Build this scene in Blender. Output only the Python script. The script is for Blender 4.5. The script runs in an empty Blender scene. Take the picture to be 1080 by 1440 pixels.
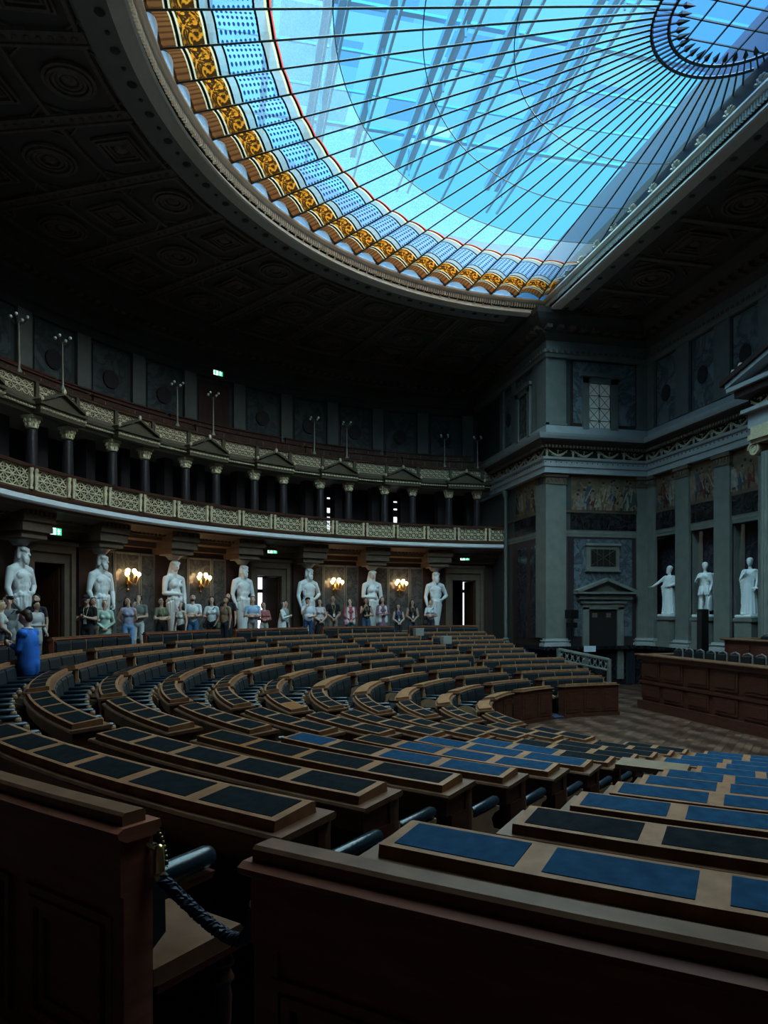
import bpy, bmesh, math, random
import numpy as np
from mathutils import Vector, Matrix
random.seed(7)
SC = bpy.context.scene
COL = SC.collection
R_ = math.radians
sin, cos, pi = math.sin, math.cos, math.pi
EYE = 1.33

def P(r, t, z=0.0):
    a = R_(t)
    return Vector((r * cos(a), r * sin(a), z))

# ---------------------------------------------------------------- mesh builder
class MB:
    def __init__(self):
        self.v = []; self.f = []; self.m = []; self.T = None; self.mi = 0; self.uv = None
    def add(self, vs, fs, mi=None):
        o = len(self.v)
        if self.T is not None:
            vs = [tuple(self.T @ Vector(p)) for p in vs]
        self.v += [tuple(p) for p in vs]
        self.f += [tuple(i + o for i in f) for f in fs]
        self.m += [self.mi if mi is None else mi] * len(fs)
        return self
    def box(self, c, s, rz=0.0, mi=None, bev=0.0):
        x, y, z = s[0] / 2, s[1] / 2, s[2] / 2
        if bev > 0:
            b = min(bev, x * .9, y * .9, z * .9)
            vs = []
            for k, (zz, ins) in enumerate(((-z, b), (-z + b, 0), (z - b, 0), (z, b))):
                X, Y = x - ins, y - ins
                vs += [(-X + (b if not ins else 0) * 0, -Y, zz), (X, -Y, zz), (X, Y, zz), (-X, Y, zz)]
            fs = [(3, 2, 1, 0), (12, 13, 14, 15)]
            for k in range(3):
                for i in range(4):
                    j = (i + 1) % 4
                    fs.append((k * 4 + i, k * 4 + j, k * 4 + 4 + j, k * 4 + 4 + i))
        else:
            vs = [(-x, -y, -z), (x, -y, -z), (x, y, -z), (-x, y, -z), (-x, -y, z), (x, -y, z), (x, y, z), (-x, y, z)]
            fs = [(3, 2, 1, 0), (4, 5, 6, 7), (0, 1, 5, 4), (1, 2, 6, 5), (2, 3, 7, 6), (3, 0, 4, 7)]
        cr, sr = cos(rz), sin(rz)
        vs = [(c[0] + a * cr - b_ * sr, c[1] + a * sr + b_ * cr, c[2] + d) for a, b_, d in vs]
        return self.add(vs, fs, mi)
    def arc(self, prof, t0, t1, n=8, mi=None, caps=True):
        """closed (r, z) profile swept about the room's centre"""
        k = len(prof); vs = []; fs = []
        for i in range(n + 1):
            a = R_(t0 + (t1 - t0) * i / n)
            for r, z in prof:
                vs.append((r * cos(a), r * sin(a), z))
        for i in range(n):
            for j in range(k):
                q = (j + 1) % k
                fs.append((i * k + j, i * k + q, (i + 1) * k + q, (i + 1) * k + j))
        if caps:
            fs.append(tuple(range(k - 1, -1, -1))); fs.append(tuple(n * k + j for j in range(k)))
        return self.add(vs, fs, mi)
    def pbox(self, r0, r1, t0, t1, z0, z1, n=2, mi=None):
        return self.arc([(r0, z0), (r1, z0), (r1, z1), (r0, z1)], t0, t1, n, mi)
    def sweep(self, prof, pathf, mi=None):
        """closed (offset, z) profile along a mitred path: pathf(offset) -> xy points"""
        k = len(prof); cols = [pathf(o) for o, z in prof]; m = len(cols[0]); vs = []; fs = []
        for i in range(m):
            for j in range(k):
                vs.append((cols[j][i][0], cols[j][i][1], prof[j][1]))
        for i in range(m - 1):
            for j in range(k):
                q = (j + 1) % k
                fs.append((i * k + j, i * k + q, (i + 1) * k + q, (i + 1) * k + j))
        fs.append(tuple(range(k - 1, -1, -1))); fs.append(tuple((m - 1) * k + j for j in range(k)))
        return self.add(vs, fs, mi)
    def lathe(self, prof, c=(0, 0, 0), n=12, mi=None):
        vs = []; fs = []; k = len(prof)
        for i in range(n):
            a = 2 * pi * i / n
            for r, z in prof:
                vs.append((c[0] + r * cos(a), c[1] + r * sin(a), c[2] + z))
        for i in range(n):
            j = (i + 1) % n
            for q in range(k - 1):
                fs.append((i * k + q, j * k + q, j * k + q + 1, i * k + q + 1))
        fs.append(tuple(i * k for i in range(n - 1, -1, -1))); fs.append(tuple(i * k + k - 1 for i in range(n)))
        return self.add(vs, fs, mi)
    def tube(self, pts, rad, n=6, mi=None, closed=False):
        pts = [Vector(p) for p in pts]; m = len(pts); vs = []; fs = []
        rads = rad if isinstance(rad, (list, tuple)) else [rad] * m
        up = None
        for i, p in enumerate(pts):
            if closed: d = (pts[(i + 1) % m] - pts[i - 1])
            else: d = (pts[min(i + 1, m - 1)] - pts[max(i - 1, 0)])
            if d.length < 1e-9: d = Vector((0, 0, 1))
            d.normalize()
            if up is None:
                up = Vector((0, 0, 1)) if abs(d.z) < .9 else Vector((1, 0, 0))
            s = d.cross(up)
            if s.length < 1e-6: s = d.cross(Vector((1, 0, .3)))
            s.normalize(); u = s.cross(d).normalized(); up = u
            for j in range(n):
                a = 2 * pi * (j + .5) / n
                vs.append(tuple(p + (s * cos(a) + u * sin(a)) * rads[i]))
        for i in range(m if closed else m - 1):
            i2 = (i + 1) % m
            for j in range(n):
                q = (j + 1) % n
                fs.append((i * n + j, i * n + q, i2 * n + q, i2 * n + j))
        if not closed:
            fs.append(tuple(range(n - 1, -1, -1))); fs.append(tuple((m - 1) * n + j for j in range(n)))
        return self.add(vs, fs, mi)
    def ball(self, c, r, n=8, m=6, mi=None, rot=None):
        r = r if isinstance(r, (list, tuple)) else (r, r, r)
        M3 = rot if rot is not None else Matrix.Identity(3)
        vs = []; fs = []
        for i in range(1, m):
            a = pi * i / m
            for j in range(n):
                b = 2 * pi * j / n
                p = M3 @ Vector((r[0] * sin(a) * cos(b), r[1] * sin(a) * sin(b), r[2] * cos(a)))
                vs.append((c[0] + p.x, c[1] + p.y, c[2] + p.z))
        tp = M3 @ Vector((0, 0, r[2]))
        vs.append((c[0] + tp.x, c[1] + tp.y, c[2] + tp.z)); vs.append((c[0] - tp.x, c[1] - tp.y, c[2] - tp.z))
        T_, B_ = len(vs) - 2, len(vs) - 1
        for i in range(m - 2):
            for j in range(n):
                q = (j + 1) % n
                fs.append((i * n + j, (i + 1) * n + j, (i + 1) * n + q, i * n + q))
        for j in range(n):
            q = (j + 1) % n
            fs.append((T_, j, q)); fs.append((B_, (m - 2) * n + q, (m - 2) * n + j))
        return self.add(vs, fs, mi)
    def capsule(self, a, b, ra, rb, n=8, mi=None):
        a, b = Vector(a), Vector(b); d = (b - a)
        L = d.length
        if L < 1e-6: return self.ball(a, ra, n, 6, mi)
        d.normalize()
        pts = [a - d * ra * .95, a - d * ra * .6, a, b, b + d * rb * .6, b + d * rb * .95]
        return self.tube(pts, [ra * .3, ra * .8, ra, rb, rb * .8, rb * .3], n, mi)
    def prism(self, poly, M4, th, mi=None):
        """2D polygon (x, y) extruded by th along local z (centred), placed with M4"""
        k = len(poly)
        vs = [tuple(M4 @ Vector((x, y, -th / 2))) for x, y in poly] + [tuple(M4 @ Vector((x, y, th / 2))) for x, y in poly]
        fs = [tuple(range(k - 1, -1, -1)), tuple(range(k, 2 * k))]
        for i in range(k):
            j = (i + 1) % k
            fs.append((i, j, k + j, k + i))
        return self.add(vs, fs, mi)
    def build(self, name, mats, parent=None, smooth=0, normals=True):
        me = bpy.data.meshes.new(name)
        off = Vector((0, 0, 0))
        if parent is not None:
            q = parent
            while q is not None:
                off += q.location; q = q.parent
        ox, oy, oz = off
        me.from_pydata([(x - ox, y - oy, z - oz) for x, y, z in self.v], [], self.f)
        if not isinstance(mats, (list, tuple)): mats = [mats]
        for m in mats: me.materials.append(m)
        if len(mats) > 1: me.polygons.foreach_set('material_index', self.m)
        if normals:
            bm = bmesh.new(); bm.from_mesh(me); bmesh.ops.recalc_face_normals(bm, faces=bm.faces[:]); bm.to_mesh(me); bm.free()
        if smooth:
            me.polygons.foreach_set('use_smooth', [True] * len(me.polygons))
            me.set_sharp_from_angle(angle=R_(smooth))
        me.update()
        o = bpy.data.objects.new(name, me)
        COL.objects.link(o)
        if parent is not None: o.parent = parent
        return o

def empty(name, loc=(0, 0, 0)):
    o = bpy.data.objects.new(name, None); o.empty_display_size = .1
    COL.objects.link(o); o.location = loc
    return o
def tag(o, label, cat, group=None):
    o['label'] = label; o['category'] = cat
    if group: o['group'] = group
    return o
def thing(name, label, cat, loc=(0, 0, 0), group=None):
    return tag(empty(name, loc), label, cat, group)
def struct(name, mb, mats, smooth=0, label=None):
    o = mb.build(name, mats, None, smooth); o['kind'] = 'structure'
    if label: o['label'] = label
    return o

# ---------------------------------------------------------------- materials
def mat(name, col, rough=.5, metal=0.0, spec=.5, noise=None, col2=None, bump=0.0, wave=None, emit=None, coat=0.0, coords='Object', stretch=(1, 1, 1)):
    m = bpy.data.materials.new(name); m.use_nodes = True
    nt = m.node_tree; b = nt.nodes['Principled BSDF']
    b.inputs['Base Color'].default_value = (*col, 1); b.inputs['Roughness'].default_value = rough
    b.inputs['Metallic'].default_value = metal; b.inputs['Specular IOR Level'].default_value = spec
    if coat: b.inputs['Coat Weight'].default_value = coat; b.inputs['Coat Roughness'].default_value = .2
    if emit:
        b.inputs['Emission Color'].default_value = (*emit[0], 1); b.inputs['Emission Strength'].default_value = emit[1]
    if noise or wave:
        tc = nt.nodes.new('ShaderNodeTexCoord'); mp = nt.nodes.new('ShaderNodeMapping')
        mp.inputs['Scale'].default_value = stretch
        nt.links.new(tc.outputs[coords], mp.inputs[0])
        if wave:
            t = nt.nodes.new('ShaderNodeTexWave'); t.inputs['Scale'].default_value = wave[0]
            t.inputs['Distortion'].default_value = wave[1]; t.inputs['Detail'].default_value = 3
            t.inputs['Detail Scale'].default_value = 1.5
            fac = t.outputs['Fac']
            if len(wave) > 2: t.bands_direction = wave[2]
        else:
            t = nt.nodes.new('ShaderNodeTexNoise'); t.inputs['Scale'].default_value = noise; t.inputs['Detail'].default_value = 6
            fac = t.outputs['Fac']
        nt.links.new(mp.outputs[0], t.inputs['Vector'])
        r = nt.nodes.new('ShaderNodeValToRGB'); r.color_ramp.elements[0].position = .3; r.color_ramp.elements[1].position = .7
        r.color_ramp.elements[0].color = (*col, 1); r.color_ramp.elements[1].color = (*(col2 or col), 1)
        nt.links.new(fac, r.inputs[0]); nt.links.new(r.outputs[0], b.inputs['Base Color'])
        if bump:
            bp = nt.nodes.new('ShaderNodeBump'); bp.inputs['Strength'].default_value = bump; bp.inputs['Distance'].default_value = .02
            nt.links.new(fac, bp.inputs['Height']); nt.links.new(bp.outputs[0], b.inputs['Normal'])
    return m

def marble(name, base, vein, scale=1.2, rough=.35, pos=(.46, .5, .56)):
    m = bpy.data.materials.new(name); m.use_nodes = True
    nt = m.node_tree; b = nt.nodes['Principled BSDF']; b.inputs['Roughness'].default_value = rough
    tc = nt.nodes.new('ShaderNodeTexCoord')
    n1 = nt.nodes.new('ShaderNodeTexNoise'); n1.inputs['Scale'].default_value = scale; n1.inputs['Detail'].default_value = 8
    n1.inputs['Roughness'].default_value = .65; n1.inputs['Distortion'].default_value = 1.6
    nt.links.new(tc.outputs['Object'], n1.inputs['Vector'])
    r = nt.nodes.new('ShaderNodeValToRGB'); e = r.color_ramp.elements
    e[0].position = pos[0]; e[0].color = (*base, 1); e[1].position = pos[2]; e[1].color = (*[c * .85 for c in base], 1)
    x = e.new(pos[1]); x.color = (*vein, 1)
    nt.links.new(n1.outputs['Fac'], r.inputs[0])
    n2 = nt.nodes.new('ShaderNodeTexNoise'); n2.inputs['Scale'].default_value = scale * 2.7; n2.inputs['Detail'].default_value = 4
    nt.links.new(tc.outputs['Object'], n2.inputs['Vector'])
    mx = nt.nodes.new('ShaderNodeMix'); mx.data_type = 'RGBA'; mx.blend_type = 'MULTIPLY'; mx.inputs['Factor'].default_value = .6
    nt.links.new(r.outputs[0], mx.inputs['A']); nt.links.new(n2.outputs['Fac'], mx.inputs['B'])
    nt.links.new(mx.outputs['Result'], b.inputs['Base Color'])
    return m

def mural(name, cols, scale=3.0):
    m = bpy.data.materials.new(name); m.use_nodes = True
    nt = m.node_tree; b = nt.nodes['Principled BSDF']; b.inputs['Roughness'].default_value = .7
    tc = nt.nodes.new('ShaderNodeTexCoord'); mp = nt.nodes.new('ShaderNodeMapping'); mp.inputs['Scale'].default_value = (1, 1, .62)
    nz = nt.nodes.new('ShaderNodeTexNoise'); nz.inputs['Scale'].default_value = 2.2; nz.inputs['Detail'].default_value = 3
    nt.links.new(tc.outputs['Object'], nz.inputs['Vector'])
    add = nt.nodes.new('ShaderNodeVectorMath'); add.operation = 'MULTIPLY_ADD'; add.inputs[1].default_value = (.5, .5, .5)
    nt.links.new(nz.outputs['Color'], add.inputs[0]); nt.links.new(tc.outputs['Object'], add.inputs[2])
    nt.links.new(add.outputs[0], mp.inputs[0])
    v = nt.nodes.new('ShaderNodeTexVoronoi'); v.inputs['Scale'].default_value = scale
    nt.links.new(mp.outputs[0], v.inputs['Vector'])
    sp = nt.nodes.new('ShaderNodeSeparateColor'); nt.links.new(v.outputs['Color'], sp.inputs[0])
    r = nt.nodes.new('ShaderNodeValToRGB'); r.color_ramp.interpolation = 'CONSTANT'
    e = r.color_ramp.elements
    for i, c in enumerate(cols):
        if i == 0: e[0].position = 0; e[0].color = (*c, 1)
        elif i == 1: e[1].position = 1 / len(cols); e[1].color = (*c, 1)
        else:
            x = e.new(i / len(cols)); x.color = (*c, 1)
    nt.links.new(sp.outputs[0], r.inputs[0]); nt.links.new(r.outputs[0], b.inputs['Base Color'])
    return m

M = {}
M['wood'] = mat('walnut', (.125, .042, .025), .30, noise=5, col2=(.07, .024, .015), stretch=(1, 1, 6), spec=.5)
M['woodtop'] = mat('desk_walnut', (.21, .105, .060), .38, spec=.25, noise=9, col2=(.13, .06, .033), stretch=(1, 1, 1))
M['board'] = mat('worn_desk_board', (.35, .175, .092), .5, spec=.12, noise=9, col2=(.21, .095, .046))
M['woodlight'] = mat('light_oak', (.24, .15, .085), .42, noise=9, col2=(.18, .105, .055))
M['woodorange'] = mat('orange_oak', (.33, .13, .04), .35, noise=9, col2=(.24, .09, .025))  # flap wood, and the skylight sheen painted on the middle boards
M['woodfront'] = mat('foreground_walnut', (.34, .12, .07), .45, noise=5, col2=(.22, .075, .045), stretch=(1, 1, 6), spec=.3)  # walnut lightened in colour in place of bounce light on the bench backs
M['armwood'] = mat('tan_arm_wood', (.46, .28, .17), .35, noise=8, col2=(.36, .21, .12))
M['leather'] = mat('black_leather', (.012, .014, .017), .42, noise=30, col2=(.022, .024, .028), bump=.15)
M['cushion'] = mat('dark_green_black_leather', (.010, .015, .018), .5, noise=25, col2=(.017, .023, .027), bump=.1)
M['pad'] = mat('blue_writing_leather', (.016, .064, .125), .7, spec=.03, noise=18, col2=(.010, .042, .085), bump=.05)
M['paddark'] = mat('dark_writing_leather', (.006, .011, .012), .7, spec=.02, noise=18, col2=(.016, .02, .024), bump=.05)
M['armpad'] = mat('armrest_leather', (.010, .022, .033), .28, noise=40, col2=(.014, .03, .044), bump=.1)
M['carpet'] = mat('navy_carpet', (.02, .03, .07), .95, noise=60, col2=(.03, .045, .09))
M['stone'] = mat('grey_stone', (.17, .18, .165), .6, noise=3, col2=(.215, .225, .205))
M['stonelight'] = mat('pale_stone', (.36, .38, .385), .55, noise=4, col2=(.42, .44, .445))
M['stonedark'] = mat('brown_stone', (.13, .095, .07), .6, noise=4, col2=(.17, .125, .09))
M['statue'] = mat('white_marble', (.78, .81, .83), .45, noise=3, col2=(.8, .82, .83))
M['gilt'] = mat('aged_gilding', (.74, .64, .44), .45, metal=.1, noise=20, col2=(.58, .49, .33))
M['giltdark'] = mat('dark_bronze', (.09, .073, .047), .45, metal=.2, noise=15, col2=(.13, .105, .066))
M['brass'] = mat('brass', (.75, .55, .25), .3, metal=1.0)
M['ceil'] = mat('ceiling_brown', (.075, .068, .062), .7, noise=2, col2=(.10, .09, .082))
M['ceilgrey'] = mat('ceiling_grey', (.25, .245, .24), .7, noise=4, col2=(.29, .28, .275))
M['ceilgold'] = mat('ceiling_relief', (.20, .165, .135), .6, noise=8, col2=(.13, .105, .09))
M['wallgrey'] = mat('grey_green_wall', (.06, .07, .068), .6, noise=2, col2=(.08, .09, .088))
M['marblegrey'] = marble('grey_marble', (.17, .17, .17), (.08, .08, .08), 1.6, .14)
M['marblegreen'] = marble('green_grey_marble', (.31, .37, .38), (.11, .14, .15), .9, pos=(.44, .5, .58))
M['marbledim'] = marble('dim_green_marble', (.16, .19, .195), (.06, .08, .085), .9, pos=(.44, .5, .58))  # shade put into the colour: the round wall's marble lies far from the light
M['marbleblue'] = marble('blue_grey_marble', (.20, .25, .29), (.09, .11, .13), 1.4, .25)
M['marblepurple'] = marble('dark_violet_marble', (.05, .048, .07), (.10, .10, .13), 1.6, .2)
M['marbleblack'] = marble('black_marble', (.02, .02, .022), (.06, .06, .065), 2.0, .12)
M['porphyry'] = mat('porphyry', (.03, .028, .032), .3, noise=30, col2=(.06, .045, .05))
M['redframe'] = mat('dark_red_stone', (.045, .026, .024), .45, noise=6, col2=(.065, .038, .034))
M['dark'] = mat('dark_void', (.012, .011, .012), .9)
M['doorwood'] = mat('dark_door_wood', (.05, .02, .012), .4, noise=6, col2=(.08, .032, .018), stretch=(1, 1, .3))
M['iron'] = mat('black_iron', (.02, .022, .025), .4, metal=.6)
M['mural'] = mural('painted_frieze', [(.03, .02, .016), (.10, .05, .03), (.05, .035, .03), (.24, .17, .11), (.12, .035, .028), (.03, .03, .03), (.28, .24, .2), (.05, .07, .09), (.16, .10, .05), (.04, .025, .02)], 3.6)
M['muralsky'] = mat('mural_ground', (.20, .14, .085), .7, noise=2.5, col2=(.10, .07, .045))
M['winwhite'] = mat('bright_window_glass', (.8, .82, .9), .4, emit=((.80, .86, 1.0), 1.5))
M['winframe'] = mat('window_frame_dark', (.05, .04, .04), .5)
M['obscure'] = mat('obscured_window_glass', (.62, .68, .64), .4, emit=((.62, .72, .68), .05))
M['globe'] = mat('glowing_glass_globe', (1, .9, .7), .3, emit=((1.0, .72, .36), 9.0))
M['globeoff'] = mat('unlit_glass_globe', (.75, .74, .68), .25)
M['signgreen'] = mat('exit_sign_green', (.05, .5, .25), .5, emit=((.08, .75, .40), 1.0))
M['signwhite'] = mat('exit_sign_white', (.9, 1, .95), .5, emit=((.85, 1.0, .93), 1.3))
M['rope'] = mat('blue_black_rope', (.012, .018, .035), .6, wave=(30, 1.0), col2=(.03, .04, .07), bump=.6)
M['truss'] = mat('blue_grey_steel', (.025, .24, .42), .9, spec=.05)
M['bar'] = mat('dark_glazing_bar', (.035, .05, .05), .5)
M['frame_inner'] = mat('skylight_frame_stone', (.88, .84, .74), .5, noise=12, col2=(.92, .89, .80))
M['paper'] = mat('white_paper', (.6, .66, .74), .7)
M['boxcard'] = mat('pale_card', (.28, .27, .25), .7)  # light caught by bench end panels, painted as a pale colour
M['chairframe'] = mat('pale_chair_frame', (.2, .19, .17), .35)

def parquet():
    m = bpy.data.materials.new('parquet'); m.use_nodes = True
    nt = m.node_tree; b = nt.nodes['Principled BSDF']; b.inputs['Roughness'].default_value = .35
    tc = nt.nodes.new('ShaderNodeTexCoord'); mp = nt.nodes.new('ShaderNodeMapping'); mp.inputs['Rotation'].default_value = (0, 0, .785)
    nt.links.new(tc.outputs['Object'], mp.inputs[0])
    br = nt.nodes.new('ShaderNodeTexBrick'); br.inputs['Scale'].default_value = 1.6
    br.inputs['Color1'].default_value = (.22, .12, .08, 1); br.inputs['Color2'].default_value = (.09, .045, .03, 1); br.inputs['Mortar'].default_value = (.05, .025, .015, 1)
    br.inputs['Mortar Size'].default_value = .012
    nt.links.new(mp.outputs[0], br.inputs['Vector'])
    wv = nt.nodes.new('ShaderNodeTexWave'); wv.inputs['Scale'].default_value = .42; wv.inputs['Distortion'].default_value = .4; wv.bands_direction = 'Y'
    nt.links.new(tc.outputs['Object'], wv.inputs['Vector'])
    rp = nt.nodes.new('ShaderNodeValToRGB'); rp.color_ramp.elements[0].color = (.45, .45, .45, 1); rp.color_ramp.elements[1].color = (1, 1, 1, 1)
    nt.links.new(wv.outputs['Fac'], rp.inputs[0])
    mx = nt.nodes.new('ShaderNodeMix'); mx.data_type = 'RGBA'; mx.blend_type = 'MULTIPLY'; mx.inputs['Factor'].default_value = 1
    nt.links.new(br.outputs['Color'], mx.inputs['A']); nt.links.new(rp.outputs[0], mx.inputs['B'])
    nt.links.new(mx.outputs['Result'], b.inputs['Base Color'])
    return m
M['parquet'] = parquet()

def glass(name, tint, trans=.5, pattern=None, col2=None, rough=.0):
    """stained / clear roof glass: part clear, part light-scattering"""
    m = bpy.data.materials.new(name); m.use_nodes = True
    nt = m.node_tree; nt.nodes.clear()
    out = nt.nodes.new('ShaderNodeOutputMaterial')
    tr = nt.nodes.new('ShaderNodeBsdfTransparent'); tl = nt.nodes.new('ShaderNodeBsdfTranslucent')
    mix = nt.nodes.new('ShaderNodeMixShader'); mix.inputs[0].default_value = trans
    tr.inputs[0].default_value = (*tint, 1); tl.inputs[0].default_value = (*tint, 1)
    nt.links.new(tl.outputs[0], mix.inputs[1]); nt.links.new(tr.outputs[0], mix.inputs[2]); nt.links.new(mix.outputs[0], out.inputs[0])
    if pattern:
        uv = nt.nodes.new('ShaderNodeTexCoord')
        mp = nt.nodes.new('ShaderNodeMapping'); nt.links.new(uv.outputs['UV'], mp.inputs[0])
        if pattern == 'dots':
            mp.inputs['Scale'].default_value = (6, 9, 1)
            v = nt.nodes.new('ShaderNodeTexVoronoi'); v.inputs['Randomness'].default_value = 0; v.inputs['Scale'].default_value = 1
            nt.links.new(mp.outputs[0], v.inputs['Vector']); f = v.outputs['Distance']; lo, hi = .24, .34
        elif pattern == 'scroll':
            mp.inputs['Scale'].default_value = (1, 1.2, 1)
            v = nt.nodes.new('ShaderNodeTexNoise'); v.inputs['Scale'].default_value = 4.2; v.inputs['Detail'].default_value = 2.5; v.inputs['Distortion'].default_value = 2.2
            nt.links.new(mp.outputs[0], v.inputs['Vector']); f = v.outputs['Fac']; lo, hi = .47, .58
        elif pattern == 'flute':
            mp.inputs['Scale'].default_value = (9, 1, 1)
            v = nt.nodes.new('ShaderNodeTexWave'); v.bands_direction = 'X'; v.inputs['Scale'].default_value = .32; v.inputs['Distortion'].default_value = .6
            nt.links.new(mp.outputs[0], v.inputs['Vector']); f = v.outputs['Fac']; lo, hi = .1, .5
        else:
            mp.inputs['Scale'].default_value = (3, 4, 1)
            v = nt.nodes.new('ShaderNodeTexNoise'); v.inputs['Scale'].default_value = 2.5; v.inputs['Detail'].default_value = 5; v.inputs['Distortion'].default_value = 2
            nt.links.new(mp.outputs[0], v.inputs['Vector']); f = v.outputs['Fac']; lo, hi = .45, .55
        r = nt.nodes.new('ShaderNodeValToRGB'); r.color_ramp.elements[0].position = lo; r.color_ramp.elements[1].position = hi
        r.color_ramp.elements[0].color = (*col2, 1); r.color_ramp.elements[1].color = (*tint, 1)
        nt.links.new(f, r.inputs[0])
        for s in (tr, tl): nt.links.new(r.outputs[0], s.inputs[0])
    return m
M['g_clear'] = glass('clear_roof_glass', (.70, .92, .98), .96)
M['g_lace'] = glass('etched_roof_glass', (.66, .87, .96), .91, 'lace', (.85, .96, 1.0))
M['g_dots'] = glass('dotted_blue_glass', (.50, .72, .92), .86, 'dots', (.05, .12, .26))
M['g_border'] = glass('grey_green_border_glass', (.34, .40, .40), .72)
M['g_cream'] = glass('cream_border_glass', (.42, .36, .24), .5)
M['g_red'] = glass('red_line_glass', (.40, .07, .05), .35)
M['g_black'] = mat('lead_line', (.012, .012, .014), .6)
M['g_scroll'] = glass('amber_scroll_glass', (.52, .20, .018), .58, 'scroll', (.05, .022, .008))
M['g_flute'] = glass('brown_fluted_glass', (.17, .07, .025), .6, 'flute', (.09, .035, .015))
M['g_white'] = glass('white_lunette_glass', (.95, .97, 1.0), .35)
M['g_hub'] = glass('hub_glass', (.42, .62, .92), .95)
# ================================================================ SETTING
TS, TE = -5.0, 185.0          # the half round, degrees
X0, YL, YF = 11.65, -1.4, -5.4
def rk(k): return 12.815 - .792 * (k - 1)
def zt(k): return EYE - (.756 + .1094 * (k - 1))
def zf(k): return zt(k) - .80            # floor of the tier desk row k stands on
ZC = zf(11) - .04                        # central floor

# floors
mb = MB()
mb.arc([(14.95, 0), (19.6, 0), (19.6, -.3), (14.95, -.3)], TS - 12, TE + 12, 60)
struct('floor_walkway', mb, M['parquet'])
mb = MB()
edges = [14.95] + [rk(k) - .02 for k in range(0, 12)]
zs = [zf(0)] + [zf(k) for k in range(1, 12)] 
prof = []
for i in range(12):
    prof += [(edges[i], zs[i]), (edges[i + 1], zs[i])]
prof += [(edges[12], ZC - .3), (14.95, ZC - .3)]
mb.arc(prof, -2.2, 184, 60)
struct('floor_tiers', mb, M['carpet'])
mb = MB()
mb.box((0, -1.2, ZC - .05), (25, 16, .1))
struct('floor_parquet', mb, M['parquet'])

# ---- lower wall behind the statues with three door bays (and their mirrored partners)
DOORS = [-.3, 28.9, 58.15]
mb = MB()
cuts = sorted([d for d in DOORS] + [180 - d for d in DOORS[1:]])
a = TS - 1
for d in cuts:
    mb.arc([(17.05, 0), (17.35, 0), (17.35, 3.9), (17.05, 3.9)], a, d - 1.75, max(2, int((d - a) / 3)))
    mb.arc([(17.05, 2.62), (17.35, 2.62), (17.35, 3.9), (17.05, 3.9)], d - 1.75, d + 1.75, 3)
    a = d + 1.75
mb.arc([(17.05, 0), (17.35, 0), (17.35, 3.9), (17.05, 3.9)], a, TE + 1, 12)
struct('wall_lower_round', mb, M['redframe'])
mb = MB()
mb.arc([(19.3, 0), (19.5, 0), (19.5, 6.8), (19.3, 6.8)], TS - 3, TE + 3, 50)
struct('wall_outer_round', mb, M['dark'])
# marble panels + their frames
mb = MB(); mp = MB(); ms = MB()
for c in (9.45, 19.2, 38.7, 48.4, 67.9, 77.6, 87.3):
    for u0, u1 in ((-3.55, -1.75), (-1.5, 1.55), (1.75, 3.55)):
        mb.pbox(17.02, 17.06, c + u0, c + u1, .5, 3.08, 3)
        for v0, v1, z0, z1 in ((u0 - .06, u0 + .06, .45, 3.12), (u1 - .06, u1 + .06, .45, 3.12), (u0, u1, .45, .52), (u0, u1, 3.06, 3.12)):
            mp.pbox(16.99, 17.05, c + v0, c + v1, z0, z1, 2)
    ms.pbox(16.96, 17.05, c - 3.9, c + 3.9, 0, .38, 5)
struct('wall_marble_panels', mb, M['marblegrey'])
struct('trim_panel_frames', mp, M['stone'])
struct('baseboard_round', ms, M['marbleblack'])

# door portals
for i, d in enumerate(DOORS):
    mb = MB()
    for r0, r1, a0, a1, z0, z1 in ((16.86, 17.1, -2.85, -2.35, 0, 3.1), (16.86, 17.1, 2.35, 2.85, 0, 3.1), (16.86, 17.1, -2.85, 2.85, 2.9, 3.15),
                                   (16.94, 17.1, -2.35, -1.75, 0, 2.9), (16.94, 17.1, 1.75, 2.35, 0, 2.9), (16.94, 17.1, -2.35, 2.35, 2.62, 2.9)):
        mb.pbox(r0, r1, d + a0, d + a1, z0, z1, 3)
    mb.pbox(16.8, 17.1, d - 3.0, d + 3.0, 3.12, 3.22, 4)
    struct('trim_portal_%d' % (i + 1), mb, M['stonedark'], label='carved stone surround of the door behind the statues')
    # double door leaves folded back into the lobby
    root = empty('door_%d' % (i + 1)); root['kind'] = 'structure'
    root['label'] = 'dark wooden double door standing open'
    for s in (-1, 1):
        a = d + s * 1.62
        p0, p1 = P(17.1, a), P(18.05, a - s * .35)
        c = (p0 + p1) / 2; ang = math.atan2(p1.y - p0.y, p1.x - p0.x)
        lf = MB(); lf.box((c.x, c.y, 1.3), ((p1 - p0).length, .06, 2.55), ang)
        for z in (.5, 1.3, 2.1): lf.box((c.x, c.y, z), ((p1 - p0).length * .7, .085, .55), ang)
        lfo = lf.build('door_leaf', M['doorwood'], root)
        h = MB(); q = p0.lerp(p1, .85); h.tube([(q.x, q.y, 1.0), (q.x, q.y, 1.2)], .03, 6); h.build('handle', M['brass'], lfo)
    lb = MB()
    for r0, r1, a0, a1 in ((17.35, 19.3, -2.6, -2.4), (17.35, 19.3, 2.4, 2.6)):
        lb.pbox(r0, r1, d + a0, d + a1, 0, 3.9, 1)
    lb.pbox(17.35, 19.3, d - 2.6, d + 2.6, 2.95, 3.1, 2)
    struct('wall_lobby_%d' % (i + 1), lb, M['doorwood'])
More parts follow.
